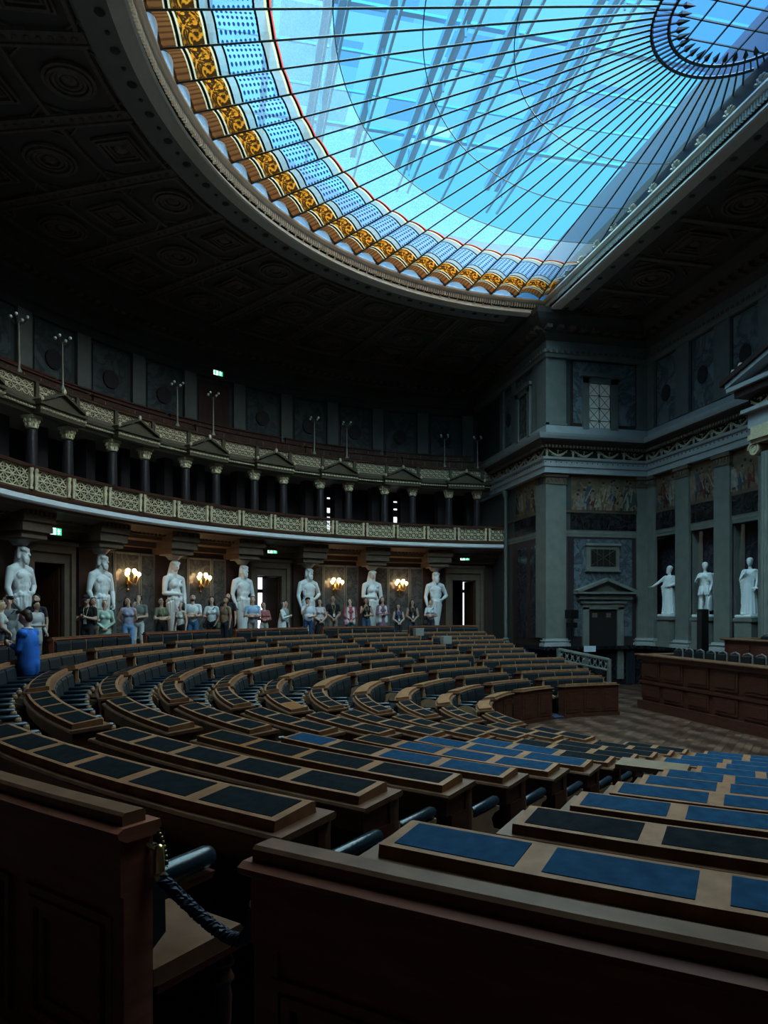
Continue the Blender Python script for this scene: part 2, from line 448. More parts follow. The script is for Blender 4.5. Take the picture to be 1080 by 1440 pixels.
def window(n, r, cols, rows, label, frame=.035, strength=None):
    w = empty('window_%d' % n); w['kind'] = 'structure'; w['label'] = label
    f = MB(); 
    for a0, a1 in cols:
        for z0, z1 in rows:
            p = MB(); p.pbox(r, r + .02, a0, a1, z0, z1, 1); p.build('pane', M['winwhite'], w)
    A0, A1 = min(c[0] for c in cols), max(c[1] for c in cols); Z0, Z1 = min(q[0] for q in rows), max(q[1] for q in rows)
    e = .12
    f.pbox(r + .02, r + .06, A0 - e, A1 + e, Z0 - .05, Z1 + .05, 2)
    f.build('window_frame', M['winframe'], w)
window(1, 18.4, [(25.4, 26.35), (27.15, 28.5)], [(.35, 2.02), (2.16, 2.62)], 'bright tall window seen through the open door')
window(2, 18.4, [(-2.45, -1.65), (-2.85, -2.6)], [(.45, 2.12), (2.26, 2.6)], 'bright narrow window seen through the door at the far end')
window(3, 18.6, [(16.75, 17.15), (17.3, 17.7)], [(4.7, 5.25), (5.42, 5.62), (6.0, 6.06)], 'small bright window at the back of the upper gallery, its panes divided by dark bars')
window(4, 18.6, [(7.2, 8.15)], [(4.6, 5.42), (5.72, 5.78), (6.05, 6.1)], 'brightest window at the back of the upper gallery')
window(5, 18.6, [(-2.38, -2.2)], [(4.6, 5.5), (6.0, 6.1)], 'thin bright slit of window at the end of the upper gallery')

# ---- balcony slab, soffit, dentils, consoles
mb = MB(); mb.arc([(15.5, 3.86), (15.46, 3.9), (15.46, 4.0), (15.5, 4.03), (19.3, 4.03), (19.3, 3.86)], TS - .45, TE, 70)
struct('trim_balcony_edge', mb, mat('pale_balcony_edge', (.72, .76, .80), .5))
mb = MB(); mb.arc([(15.62, 3.80), (15.62, 3.86), (17.1, 3.86), (17.1, 3.30), (16.75, 3.30), (16.75, 3.48), (16.45, 3.52), (16.4, 3.66), (16.1, 3.74), (15.9, 3.80)], TS, TE, 70)
struct('trim_balcony_cornice', mb, M['stonedark'])
mb = MB()
t = TS + .5
while t < 92:
    mb.pbox(16.26, 16.42, t, t + .28, 3.63, 3.72, 1); t += .55
struct('trim_balcony_dentils', mb, M['stonedark'])
CARY = [4.58 + 9.74 * k for k in range(10)]
for i, c in enumerate(CARY):
    mb = MB()
    w = 1.95
    mb.pbox(15.95, 16.8, c - w, c + w, 3.52, 3.86, 2)
    mb.pbox(16.02, 17.0, c - w * .94, c + w * .94, 3.28, 3.54, 2)
    mb.pbox(16.12, 17.05, c - w * .8, c + w * .8, 3.12, 3.30, 2)
    for j in range(7):
        a = c - w + .1 + j * (2 * w - .2) / 6.6
        mb.pbox(15.90, 15.96, a, a + .28, 3.68, 3.78, 1)
    struct('trim_console_%d' % (i + 1), mb, M['stonedark'])
    mb = MB(); mb.pbox(16.95, 17.08, c - 1.35, c + 1.35, 0, 3.3, 2)
    struct('wall_pier_%d' % (i + 1), mb, M['redframe'])

# ---- loggia: floor slab above, back wall
mb = MB(); mb.arc([(16.62, 6.50), (16.62, 6.82), (19.3, 6.82), (19.3, 6.50)], TS, TE, 60)
struct('floor_upper_gallery', mb, M['stonedark'])
mb = MB(); mb.arc([(18.7, 4.03), (18.95, 4.03), (18.95, 6.55), (18.7, 6.55)], TS, TE, 50)
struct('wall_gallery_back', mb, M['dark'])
mb = MB()
for k in range(-1, 10):
    for s in (-2.12, 2.12):
        c = 9.74 * k + s
        if c > TS + 1: mb.pbox(17.75, 18.2, c - .55, c + .55, 4.03, 6.5, 1)
struct('wall_gallery_piers', mb, M['porphyry'])

# ---- upper entablature under the upper rail (gilded) and pediments
mb = MB(); mb.arc([(16.72, 6.40), (16.68, 6.48), (16.60, 6.5), (16.60, 6.56), (16.52, 6.60), (16.52, 6.66), (16.56, 6.70), (17.05, 6.70), (17.05, 6.40)], TS, TE, 70)
struct('trim_gallery_entablature', mb, M['giltdark'])
mb = MB()
t = TS + .3
while t < 90:                                           # carved leaf ornament along the band
    for z, rr in ((6.53, .035),):
        mb.ball(P(16.58, t, z), (.03, .05, .03), 5, 4)
    t += .33
struct('trim_gallery_leaf_band', mb, M['gilt'], 40)
PAIRS = [9.74 * k for k in range(0, 10)]
for i, c in enumerate(PAIRS):
    mb = MB(); w = 2.75
    mb.pbox(16.40, 16.62, c - w, c + w, 6.40, 6.62, 3)
    mb.pbox(16.34, 16.62, c - w * 1.06, c + w * 1.06, 6.62, 6.68, 3)
    for s in (-1, 1):                                   # raking cornices
        n = 6
        for j in range(n):
            a0, a1 = c + s * w * 1.06 * (1 - j / n), c + s * w * 1.06 * (1 - (j + 1) / n)
            z0, z1 = 6.68 + .38 * j / n, 6.68 + .38 * (j + 1) / n
            vs = []
            for aa, zz in ((a0, z0), (a1, z1)):
                for r, dz in ((16.34, 0), (16.62, 0), (16.62, .07), (16.34, .07)):
                    vs.append(tuple(P(r, aa, zz + dz)))
            mb.add(vs, [(0, 1, 2, 3), (7, 6, 5, 4), (0, 4, 5, 1), (1, 5, 6, 2), (2, 6, 7, 3), (3, 7, 4, 0)])
    vs = [tuple(P(16.45, c - w, 6.68)), tuple(P(16.45, c + w, 6.68)), tuple(P(16.45, c, 7.03))]
    mb.add(vs, [(0, 1, 2)])
    struct('trim_pediment_%d' % (i + 1), mb, M['giltdark'])
    mb = MB()
    for s in (-1, 1): mb.ball(P(16.36, c + s * w, 6.76), (.05, .06, .07), 6, 5)
    mb.ball(P(16.36, c, 7.14), (.05, .06, .09), 6, 5)
    for j in range(13): mb.ball(P(16.38, c - w + .15 + j * (2 * w - .3) / 12, 6.52), (.03, .06, .035), 5, 4)
    struct('trim_pediment_ornament_%d' % (i + 1), mb, M['gilt'], 40)

# ---- upper round wall: pilasters, panels, medallions, cornice
mb = MB(); mb.arc([(19.05, 6.8), (19.4, 6.8), (19.4, 11.9), (19.05, 11.9)], TS - 2, TE + 2, 60)
struct('wall_upper_round', mb, M['wallgrey'])
MED = [.4 + 6.43 * k for k in range(0, 29)]
mb = MB(); mp = MB(); mm = MB()
for i, c in enumerate(MED):
    if i == 5:                                        # dark doorway of the gallery
        continue
    mb.pbox(19.0, 19.06, c - 2.0, c + 2.0, 7.6, 10.05, 2)
    if c < 95:
        Mt = Matrix.Translation(P(18.98, c, 9.03)) @ Matrix.Rotation(R_(c), 4, 'Z') @ Matrix.Rotation(R_(90), 4, 'Y')
        mm.prism([(.3 * cos(2 * pi * q / 20), .3 * sin(2 * pi * q / 20)) for q in range(20)], Mt, .08)
for i in range(30):
    c = .4 + 6.43 * (i - .5)
    if c > TS + .5: mp.pbox(18.9, 19.06, c - .75, c + .75, 6.8, 10.15, 2)
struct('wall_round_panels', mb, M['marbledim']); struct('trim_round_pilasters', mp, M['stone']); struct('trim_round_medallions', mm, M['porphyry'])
mb = MB(); c = MED[5]; mb.pbox(19.0, 19.08, c - 2.0, c + 2.0, 6.8, 10.0, 2); struct('door_gallery', mb, M['doorwood'], label='dark doorway at the back of the upper gallery')
mb = MB(); mb.arc([(19.1, 10.12), (18.95, 10.15), (18.9, 10.4), (18.8, 10.45), (18.8, 10.85), (18.62, 10.95), (18.6, 11.1), (18.35, 11.2), (18.3, 11.4), (18.1, 11.5), (18.05, 11.8), (19.1, 11.8)], TS - 1, TE + 1, 60)
struct('trim_round_cornice', mb, M['ceil'])
mb = MB(); t = TS
while t < 92:
    mb.pbox(18.38, 18.6, t, t + .5, 11.12, 11.22, 1); t += 1.0
struct('trim_round_modillions', mb, M['ceilgold'])

# ---- straight walls of the front recess
def path(o):      # left chord wall -> pier corner -> recess side -> front wall, offset o into the room
    return [(19.2, YL + o), (X0 - o, YL + o), (X0 - o, YF + o), (-X0 + o, YF + o), (-X0 + o, YL + o), (-19.2, YL + o)]
mb = MB(); mb.sweep([(0, ZC - .1), (-.3, ZC - .1), (-.3, 3.98), (0, 3.98)], lambda o: path(o)[:2] + [(X0 - o, YF + o - .3)])
struct('wall_pier', mb, M['wallgrey'])
mb = MB(); mb.sweep([(0, ZC - .1), (-.3, ZC - .1), (-.3, 11.9), (0, 11.9)], lambda o: path(o)[3:])
mb.sweep([(0, 3.98), (-.3, 3.98), (-.3, 11.9), (0, 11.9)], lambda o: path(o)[:4])
struct('wall_front', mb, M['wallgrey'])
mb = MB(); mb.box((0, -5.95, 1.9), (23.9, .2, 6.8)); struct('wall_niche_back', mb, M['marblepurple'])
mb = MB(); mb.sweep([(0, ZC), (.06, ZC), (.06, -.1), (.30, -.06), (.30, .06), (0, .06), (-.5, .06), (-.5, ZC)], lambda o: path(o)[:5])
struct('baseboard_front', mb, M['marbleblack'])
# ledges, entablature and cornices round the recess
def ring(name, prof, m, i0=0, i1=6): 
    b = MB(); b.sweep(prof, lambda o: path(o)[i0:i1]); return struct(name, b, m)
ring('trim_ledge', [(0, 3.98), (.035, 3.98), (.04, 4.06), (.05, 4.10), (.05, 4.18), (.062, 4.22), (0, 4.22)], M['stone'])
ring('trim_ledge_upper', [(0, 4.84), (.05, 4.84), (.06, 4.92), (0, 4.92)], M['stonedark'])
ring('trim_architrave', [(0, 6.2), (.22, 6.2), (.22, 6.4), (.26, 6.42), (.26, 6.62), (.32, 6.66), (.34, 6.74), (.18, 6.76), (0, 6.76)], M['stonelight'])
ring('trim_frieze_ground', [(0, 6.76), (.17, 6.76), (.17, 7.06), (0, 7.06)], M['dark'])
ring('trim_cornice_dark', [(0, 7.06), (.22, 7.06), (.24, 7.14), (.32, 7.16), (.5, 7.3), (.5, 7.34), (0, 7.34)], M['redframe'])
ring('trim_cornice', [(0, 7.34), (.52, 7.34), (.56, 7.44), (.58, 7.52), (.3, 7.56), (.2, 7.62), (.12, 7.64), (.12, 7.9), (0, 7.92)], M['stonelight'])
ring('trim_upper_entablature', [(0, 10.3), (.16, 10.3), (.18, 10.42), (.22, 10.44), (.22, 10.56), (.1, 10.6), (.1, 10.9), (0, 10.9)], M['stone'])
ring('trim_upper_cornice', [(0, 10.9), (.12, 10.9), (.2, 11.0), (.3, 11.1), (.3, 11.22), (.5, 11.32), (.62, 11.45), (.72, 11.62), (.74, 11.8), (0, 11.8)], M['ceil'])
mb = MB(); mg = MB()
def along(o, step, z, fn, i0=0, i1=4):
    pts = path(o)[i0:i1]
    for a, b in zip(pts[:-1], pts[1:]):
        a, b = Vector((*a, 0)), Vector((*b, 0)); L = (b - a).length; n = max(1, int(L / step)); d = (b - a) / L
        for i in range(n):
            q = a + d * ((i + .5) * L / n); fn(Vector((q.x, q.y, z)), d, math.atan2(d.y, d.x))
along(.30, .13, 7.11, lambda q, d, a: mb.box(q, (.07, .14, .085), a))
along(.40, .42, 11.24, lambda q, d, a: mb.box(q, (.2, .34, .12), a))
along(.2, .22, 10.5, lambda q, d, a: mb.box(q, (.11, .1, .08), a))
struct('trim_dentils', mb, M['stonedark'])
def garland(q, d, a):
    n = 9
    pts = [q + d * (-.36 + .72 * i / n) + Vector((0, 0, .08 - .19 * sin(pi * i / n))) for i in range(n + 1)]
    mg.tube(pts, [.022 + .03 * sin(pi * i / n) for i in range(n + 1)], 5)
    p = q - d * .42
    mg.capsule(p + Vector((0, 0, -.12)), p + Vector((0, 0, .0)), .03, .05, 6)      # little winged bearer
    mg.ball(p + Vector((0, 0, .09)), .04, 6, 5)
    for s in (-1, 1):
        mg.capsule(p + Vector((0, 0, .03)), p + d * .1 * s + Vector((0, 0, .1)), .028, .012, 5)
        mg.capsule(p + Vector((0, 0, -.11)), p + d * .05 * s + Vector((0, 0, -.15)), .025, .015, 5)
    mg.ball(q + Vector((0, 0, .06)), (.05, .05, .04), 6, 4)
    for u in range(7):
        w = -.33 + .11 * u; mg.ball(q + d * w + Vector((0, 0, .11 + .03 * ((u * 7) % 3 - 1) - .05 * cos(w * 4))), .022, 5, 4); mg.ball(q + d * w + Vector((0, 0, -.06 - .04 * ((u * 5) % 3 - 1) + .1 * abs(w))), .026, 5, 4)
along(.2, .86, 6.92, garland)
struct('trim_garland_frieze', mg, mat('frieze_gilding', (.50, .44, .33), .5, noise=20, col2=(.36, .30, .2)), 40)
mb = MB(); along(.33, .2, 6.55, lambda q, d, a: mb.ball(q, .022, 5, 4)); struct('trim_architrave_studs', mb, M['giltdark'])

# pilasters: (x, y, width along wall, facing)  facing 'x' -> on the recess side wall, 'y' -> on the front wall
def pilaster(n, c, w, face, corner=False):
    b = MB(); sx, sy = (.14, w) if face == 'x' else (w, .14)
    def bx(z0, z1, g, mi=0): b.box((c[0], c[1], (z0 + z1) / 2), (sx + g, sy + g, z1 - z0), 0, mi)
    bx(.06, .16, .26, 1); bx(.16, .24, .16, 1); bx(.24, .27, .22, 1); bx(.27, .33, .1, 1)
    bx(.33, 5.82, 0); bx(5.82, 5.88, .06, 2); bx(5.88, 6.08, .03, 2); bx(6.08, 6.2, .14, 2)
    if face == 'x' or face == 'y':
        for i in range(5):
            u = (-.5 + (i + .5) / 5) * w
            q = (c[0] - sx / 2 - .02, c[1] + u) if face == 'x' else (c[0] + u, c[1] + sy / 2 + .02)
            b.ball((q[0], q[1], 5.98), (.04, .05, .09) if face == 'x' else (.05, .04, .09), 5, 4, 2)
    bx(7.92, 10.3, 0)
    bx(7.92, 8.0, .06)
    struct('trim_pilaster_%d' % n, b, [M['stone'], M['stonelight'], M['stonedark']])
pilaster(1, (X0, -1.69), .78, 'x')                      # pier corner: faces both ways
b = MB(); b.box((X0 + .33, YL + .05, 3.1), (.86, .12, 5.5)); b.box((X0 + .33, YL + .05, 9.1), (.86, .12, 2.4)); struct('trim_pier_return', b, M['stone'])
pilaster(2, (X0 - .05, -5.13), .5, 'x')
PX = [11.37, 9.52, 7.55, 5.64, 3.7, 1.75, -.2, -2.15, -4.1, -6.05, -8.0, -9.95]
for i, x in enumerate(PX):
    pilaster(3 + i, (x, YF + .06), .72 if i else .5, 'y')
    if 0 < i < 5:
        b = MB(); b.box((x, YF - .2, 2.0), (.72, .45, 3.95)); struct('wall_pilaster_core_%d' % i, b, M['stone'])
# niche bays between pilasters: dark panel, mural, soffit; upper marble panels with porphyry discs
mn = MB(); mm = MB(); mr = MB(); md = MB(); mf = MB(); mk = MB()
for i in range(len(PX) - 1):
    xa, xb = PX[i] - .36, PX[i + 1] + .36
    if i == 0: xa = PX[0] - .25
    c, w = (xa + xb) / 2, xa - xb
    mk.box((c, YF + .02, 4.53), (w, .06, .60))
    mm.box((c, YF + .02, 5.55), (w, .05, 1.26))
    mr.box((c, YF + .025, 9.1), (w - .16, .05, 2.3)); mf.box((c, YF + .01, 9.1), (w, .04, 2.4))
    Mt = Matrix.Translation((c, YF + .06, 8.98)) @ Matrix.Rotation(R_(90), 4, 'X')
    md.prism([(.24 * cos(2 * pi * q / 20), .29 * sin(2 * pi * q / 20)) for q in range(20)], Mt, .05)
struct('wall_niche_dark_panels', mk, M['marbleblack'])
struct('wall_front_murals', mm, M['muralsky'], label='painted figure frieze between the pilasters')
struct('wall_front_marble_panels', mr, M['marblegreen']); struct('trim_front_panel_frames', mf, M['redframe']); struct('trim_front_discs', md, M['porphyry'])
# recess side wall with the door
mb = MB()
mb.box((X0 - .005, -3.6, 4.53), (.06, 2.65, .60)); struct('wall_side_dark_panel', mb, M['marbleblack'])
mb = MB(); mb.box((X0 - .01, -3.6, 5.56), (.05, 2.62, 1.26)); struct('wall_side_mural', mb, M['muralsky'], label='painted figure frieze above the side door')
mb = MB(); mb.box((X0 - .01, -3.55, 2.0), (.04, 2.75, 3.95)); struct('trim_side_panel_frame', mb, M['porphyry'])
mb = MB(); mb.box((X0 - .02, -3.55, 2.15), (.05, 2.3, 3.5)); struct('wall_side_marble', mb, M['marbleblue'])
mb = MB()
for y0, y1, z0, z1 in ((-2.72, -2.5, 1.3, 1.5),): pass
mb.box((X0 - .06, -2.83, .15), (.14, .24, 2.6)); mb.box((X0 - .06, -4.2, .15), (.14, .24, 2.6)); mb.box((X0 - .06, -3.51, 1.48), (.14, 1.62, .22))
mb.box((X0 - .10, -3.51, 1.62), (.2, 1.8, .08))
struct('trim_side_door_frame', mb, M['stone'])
mb = MB(); mb.box((X0 - .12, -3.56, 1.80), (.24, 2.1, .14)); mb.box((X0 - .2, -3.56, 1.96), (.4, 2.36, .07))
for s in (-1, 1):
    Mt = Matrix.Translation((X0 - .19, -3.56 + s * .58, 2.22)) @ Matrix.Rotation(s * -R_(20.5), 4, 'X')
    vs = []
    for x in (-.2, .2):
        for y, z in ((-.64, -.05), (.64, -.05), (.64, .05), (-.64, .05)):
            vs.append(tuple(Mt @ Vector((x, y, z))))
    mb.add(vs, [(0, 1, 2, 3), (7, 6, 5, 4), (0, 4, 5, 1), (1, 5, 6, 2), (2, 6, 7, 3), (3, 7, 4, 0)])
mb.prism([(-1.0, 0), (1.0, 0), (0, .4)], Matrix.Translation((X0 - .06, -3.56, 2.0)) @ Matrix(((0, 0, 1, 0), (1, 0, 0, 0), (0, 1, 0, 0), (0, 0, 0, 1))), .1)
struct('trim_side_door_pediment', mb, M['stone'])
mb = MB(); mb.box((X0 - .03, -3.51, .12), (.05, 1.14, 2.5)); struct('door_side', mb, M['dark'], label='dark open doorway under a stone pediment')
b = MB(); b.box((X0 - .05, -3.2, 1.16), (.03, .2, .16)); b.box((X0 - .05, -3.75, 1.16), (.03, .18, .16)); struct('trim_doorway_notice', b, M['stonedark'])
# grille vent over the door
mb = MB(); mb.box((X0 - .06, -3.5, 3.22), (.12, 1.3, .9)); mb.box((X0 - .09, -3.5, 3.70), (.18, 1.4, .08)); mb.box((X0 - .09, -3.5, 2.76), (.16, 1.36, .06)); struct('trim_vent_frame', mb, M['stone'])
v = empty('window_6'); v['kind'] = 'structure'; v['label'] = 'small dark grilled opening above the side door'
b = MB(); b.box((X0 - .125, -3.5, 3.23), (.03, .98, .6)); b.build('pane', M['dark'], v)
b = MB()
for i in range(5): b.tube([(X0 - .15, -3.99 + i * .245, 2.93), (X0 - .15, -3.99 + i * .245, 3.53)], .012, 4)
for s in (-1, 1): b.tube([(X0 - .15, -3.99, 3.23 - .3 * s), (X0 - .15, -3.01, 3.23 + .3 * s)], .014, 4)
b.build('grille', M['giltdark'], v)
# upper window with lattice, and its marble
mb = MB(); mb.box((X0 - .01, -3.6, 9.1), (.04, 2.66, 2.4)); struct('trim_side_upper_frame', mb, M['redframe'])
mb = MB(); mb.box((X0 - .02, -3.6, 9.15), (.05, 2.46, 2.2)); struct('wall_side_upper_marble', mb, M['marblegreen'])
mb = MB()
for y, s in ((-2.83, .24), (-3.95, .3)): mb.box((X0 - .06, y, 8.75), (.14, s, 1.85))
mb.box((X0 - .06, -3.39, 9.60), (.14, 1.42, .24)); mb.box((X0 - .10, -3.39, 9.78), (.22, 1.6, .14))
struct('trim_upper_window_frame', mb, M['stone'])
def lattice_window(n, c, w, h, axis, label, m):
    v = empty('window_%d' % n); v['kind'] = 'structure'; v['label'] = label
    b = MB(); g = MB()
    s = (.04, w, h) if axis == 'x' else (w, .04, h)
    b.box(c, s); b.build('pane', m, v)
    def q(u, z): return (c[0] - .04, c[1] + u, c[2] + z) if axis == 'x' else (c[0] + u, c[1] + .04, c[2] + z)
    for i in range(3): g.tube([q(-w / 2 + w * i / 2, -h / 2), q(-w / 2 + w * i / 2, h / 2)], .013, 4)
    nr = 4
    for i in range(nr + 1): g.tube([q(-w / 2, -h / 2 + h * i / nr), q(w / 2, -h / 2 + h * i / nr)], .013, 4)
    for i in range(nr):
        z0, z1 = -h / 2 + h * i / nr, -h / 2 + h * (i + 1) / nr
        for a, b_ in (((-w / 2, z0), (0, z1)), ((-w / 2, z1), (0, z0)), ((0, z0), (w / 2, z1)), ((0, z1), (w / 2, z0))):
            g.tube([q(*a), q(*b_)], .009, 4)
    g.build('lattice', M['giltdark'], v)
lattice_window(7, (X0 - .06, -3.36, 8.6), .86, 1.8, 'x', 'pale latticed window high on the pier facing the hall', M['obscure'])
# chord wall left of the pier
mb = MB(); mb.box((13.35, YL + .02, 5.55), (2.0, .05, 1.24)); struct('wall_chord_mural', mb, M['muralsky'], label='painted frieze on the narrow wall by the balcony end')
mb = MB(); mb.box((13.4, YL + .02, 4.53), (2.2, .06, .6)); struct('wall_chord_dark_panel', mb, M['marbleblack'])
mb = MB(); mb.box((13.5, YL + .02, 2.0), (2.4, .04, 3.9)); struct('trim_chord_frame', mb, M['redframe'])
mb = MB(); mb.box((13.75, YL + .04, 2.0), (.9, .05, 3.4)); mb.box((12.75, YL + .04, 2.0), (.5, .05, 3.4)); struct('wall_chord_marble', mb, M['marblepurple'])
mb = MB(); mb.lathe([(.18, 0), (.18, .08), (.13, .12), (.15, .18), (.075, .24), (.07, 5.9), (.12, 5.96), (.16, 6.12), (.16, 6.2)], (15.25, YL + .12, 0), 12); struct('trim_colonnette', mb, M['stone'], 40)
mb = MB()
for x in (12.55, 14.5, 15.75): mb.box((x, YL + .05, 9.1), (.35, .12, 2.4))
struct('trim_chord_pilasters', mb, M['stone'])
mb = MB(); mb.box((13.52, YL + .02, 9.1), (1.5, .05, 2.3)); mb.box((15.1, YL + .02, 9.1), (.8, .05, 2.2)); struct('wall_chord_upper_marble', mb, M['marblegreen'])
mb = MB(); mb.prism([(.2 * cos(2 * pi * q / 20), .28 * sin(2 * pi * q / 20)) for q in range(20)], Matrix.Translation((15.1, YL + .06, 9.0)) @ Matrix.Rotation(R_(90), 4, 'X'), .05); struct('trim_chord_disc', mb, M['porphyry'])
mb = MB()
for x in (13.0, 14.05): mb.box((x, YL + .08, 8.75), (.24, .16, 1.85))
mb.box((13.52, YL + .08, 9.62), (1.3, .16, .2)); mb.box((13.52, YL + .1, 9.78), (1.5, .22, .12)); struct('trim_chord_window_frame', mb, M['stone'])
lattice_window(8, (13.52, YL + .06, 8.6), .8, 1.8, 'y', 'narrow latticed window beside the pier, seen edge-on', M['marblegreen'])

# figures painted flat on the friezes (generic robed people)
PC = [mat('paint_%d' % i, tuple(x * .7 for x in c), .8, noise=8, col2=tuple(x * .4 for x in c)) for i, c in enumerate([(.42, .30, .21), (.34, .24, .17), (.40, .38, .33), (.20, .05, .04), (.08, .13, .10), (.10, .14, .20), (.30, .18, .07), (.05, .04, .035), (.5, .46, .4)])]
def painted(name, org, ud, nd, w, h, n, seed):
    rg = random.Random(seed); b = MB(); u_ = Vector(ud); n_ = Vector(nd); lay = [0]
    def q(u, v): return Vector(org) + u_ * u + Vector((0, 0, v)) + n_ * (.004 + .0006 * lay[0])
    def poly(pts, mi): lay[0] += 1; b.add([tuple(q(*p)) for p in pts], [tuple(range(len(pts)))], mi)
    def blob(u, v, a, c, mi, rot=0, k=9):
        poly([(u + a * cos(2 * pi * i / k) * cos(rot) - c * sin(2 * pi * i / k) * sin(rot), v + a * cos(2 * pi * i / k) * sin(rot) + c * sin(2 * pi * i / k) * cos(rot)) for i in range(k)], mi)
    def limb(u0, v0, u1, v1, t, mi):
        dx, dy = u1 - u0, v1 - v0; L = math.hypot(dx, dy) or 1; ex, ey = -dy / L * t, dx / L * t
        poly([(u0 + ex, v0 + ey), (u0 - ex, v0 - ey), (u1 - ex * .6, v1 - ey * .6), (u1 + ex * .6, v1 + ey * .6)], mi)
    for i in range(n):
        u = -w / 2 + w * (i + .5 + rg.uniform(-.25, .25)) / n; u = max(-w / 2 + .16, min(w / 2 - .16, u))
        H = h * rg.uniform(.62, .9); v0 = -h / 2 + .02; cl = rg.choice((2, 3, 4, 5, 6, 7, 0, 8)); sk = rg.choice((0, 0, 1)); ln = rg.uniform(-.12, .12)
        sit = rg.random() < .35
        if sit: H *= .7
        for k in range(2): limb(u + ln + (k - .5) * .1, v0 + H * .5, u + (k - .5) * .2 + rg.uniform(-.08, .08), v0, .06, rg.choice((sk, cl)))
        poly([(u - .15, v0 + H * rg.uniform(.1, .3)), (u + .17, v0 + H * rg.uniform(.1, .3)), (u + ln + .12, v0 + H * .84), (u + ln - .12, v0 + H * .84)], cl)
        blob(u + ln * .8, v0 + H * .68, .10, .16, sk if rg.random() < .6 else cl)
        for k in (-1, 1):
            eu, ev = u + ln + k * rg.uniform(.14, .24), v0 + H * rg.uniform(.5, .85)
            limb(u + ln + k * .1, v0 + H * .8, eu, ev, .034, sk); limb(eu, ev, eu + rg.uniform(-.16, .16), ev + rg.uniform(-.15, .18), .028, sk)
        blob(u + ln, v0 + H * .93, .058, .075, sk); blob(u + ln, v0 + H * .97, .06, .045, 7)
        limb(u - .1, v0 + H * .3, u + ln + .08, v0 + H * .75, .03, rg.choice((2, 8, 6)))
    struct(name, b, PC)
painted('wall_painted_figures_1', (X0 - .036, -3.6, 5.54), (0, -1, 0), (-1, 0, 0), 2.5, 1.24, 15, 5)
for i in range(5):
    c = (PX[i] + PX[i + 1]) / 2
    painted('wall_painted_figures_%d' % (i + 2), (c, YF + .046, 5.54), (1, 0, 0), (0, 1, 0), 1.16, 1.22, 5, 20 + i)
painted('wall_painted_figures_7', (13.35, YL + .046, 5.54), (1, 0, 0), (0, 1, 0), 1.9, 1.2, 8, 40)

# ---- portico at the right edge: two columns, entablature and pediment
mb = MB()
mb.box((0, -4.55, 6.5), (10.0, .9, .5)); mb.box((0, -4.5, 6.72), (10.2, 1.1, .1)); struct('trim_portico_architrave', mb, M['stonelight'])
mb = MB(); mb.box((0, -4.55, 6.9), (9.95, .88, .32)); struct('trim_portico_frieze', mb, M['dark'])
mb = MB(); mb.box((0, -4.45, 7.2), (10.3, 1.3, .2)); struct('trim_portico_bed', mb, M['redframe'])
mb = MB(); mb.box((0, -4.45, 7.36), (10.7, 1.5, .12))
Mx = Matrix.Translation((0, -4.45, 7.42)) @ Matrix.Rotation(R_(90), 4, 'X')
for s in (-1, 1):
    mb.prism([(s * 5.4, 0), (s * 5.4, .12), (0, 1.60), (0, 1.48)], Mx, 1.5)
struct('trim_portico_pediment', mb, M['stonelight'])
mb = MB(); mb.prism([(-5.1, 0), (5.1, 0), (0, 1.40)], Matrix.Translation((0, -4.5, 7.42)) @ Matrix.Rotation(R_(90), 4, 'X'), 1.0); struct('wall_portico_tympanum', mb, M['marbleblue'])
mb = MB()
for s in (-1, 1): mb.prism([(s * 5.55, .1), (s * 5.55, .24), (0, 1.74), (0, 1.60)], Mx, 1.62)
struct('trim_portico_raking', mb, M['redframe'])
mg = MB()
for i in range(7): garland(Vector((4.5 - i * .86, -4.08, 6.9)), Vector((1, 0, 0)), 0)
struct('trim_portico_garland', mg, M['gilt'], 40)
mb = MB()
for q in ((5.12, 7.62), (4.85, 7.72)):
    mb.ball((q[0], -3.75, q[1] + .2), .07, 8, 6); mb.ball((q[0] - .05, -3.75, q[1] + .02), .06, 8, 6); mb.capsule((q[0], -3.75, q[1] - .1), (q[0] + .02, -3.75, q[1] + .18), .04, .03)
struct('trim_portico_acroterion', mb, M['gilt'], 40)
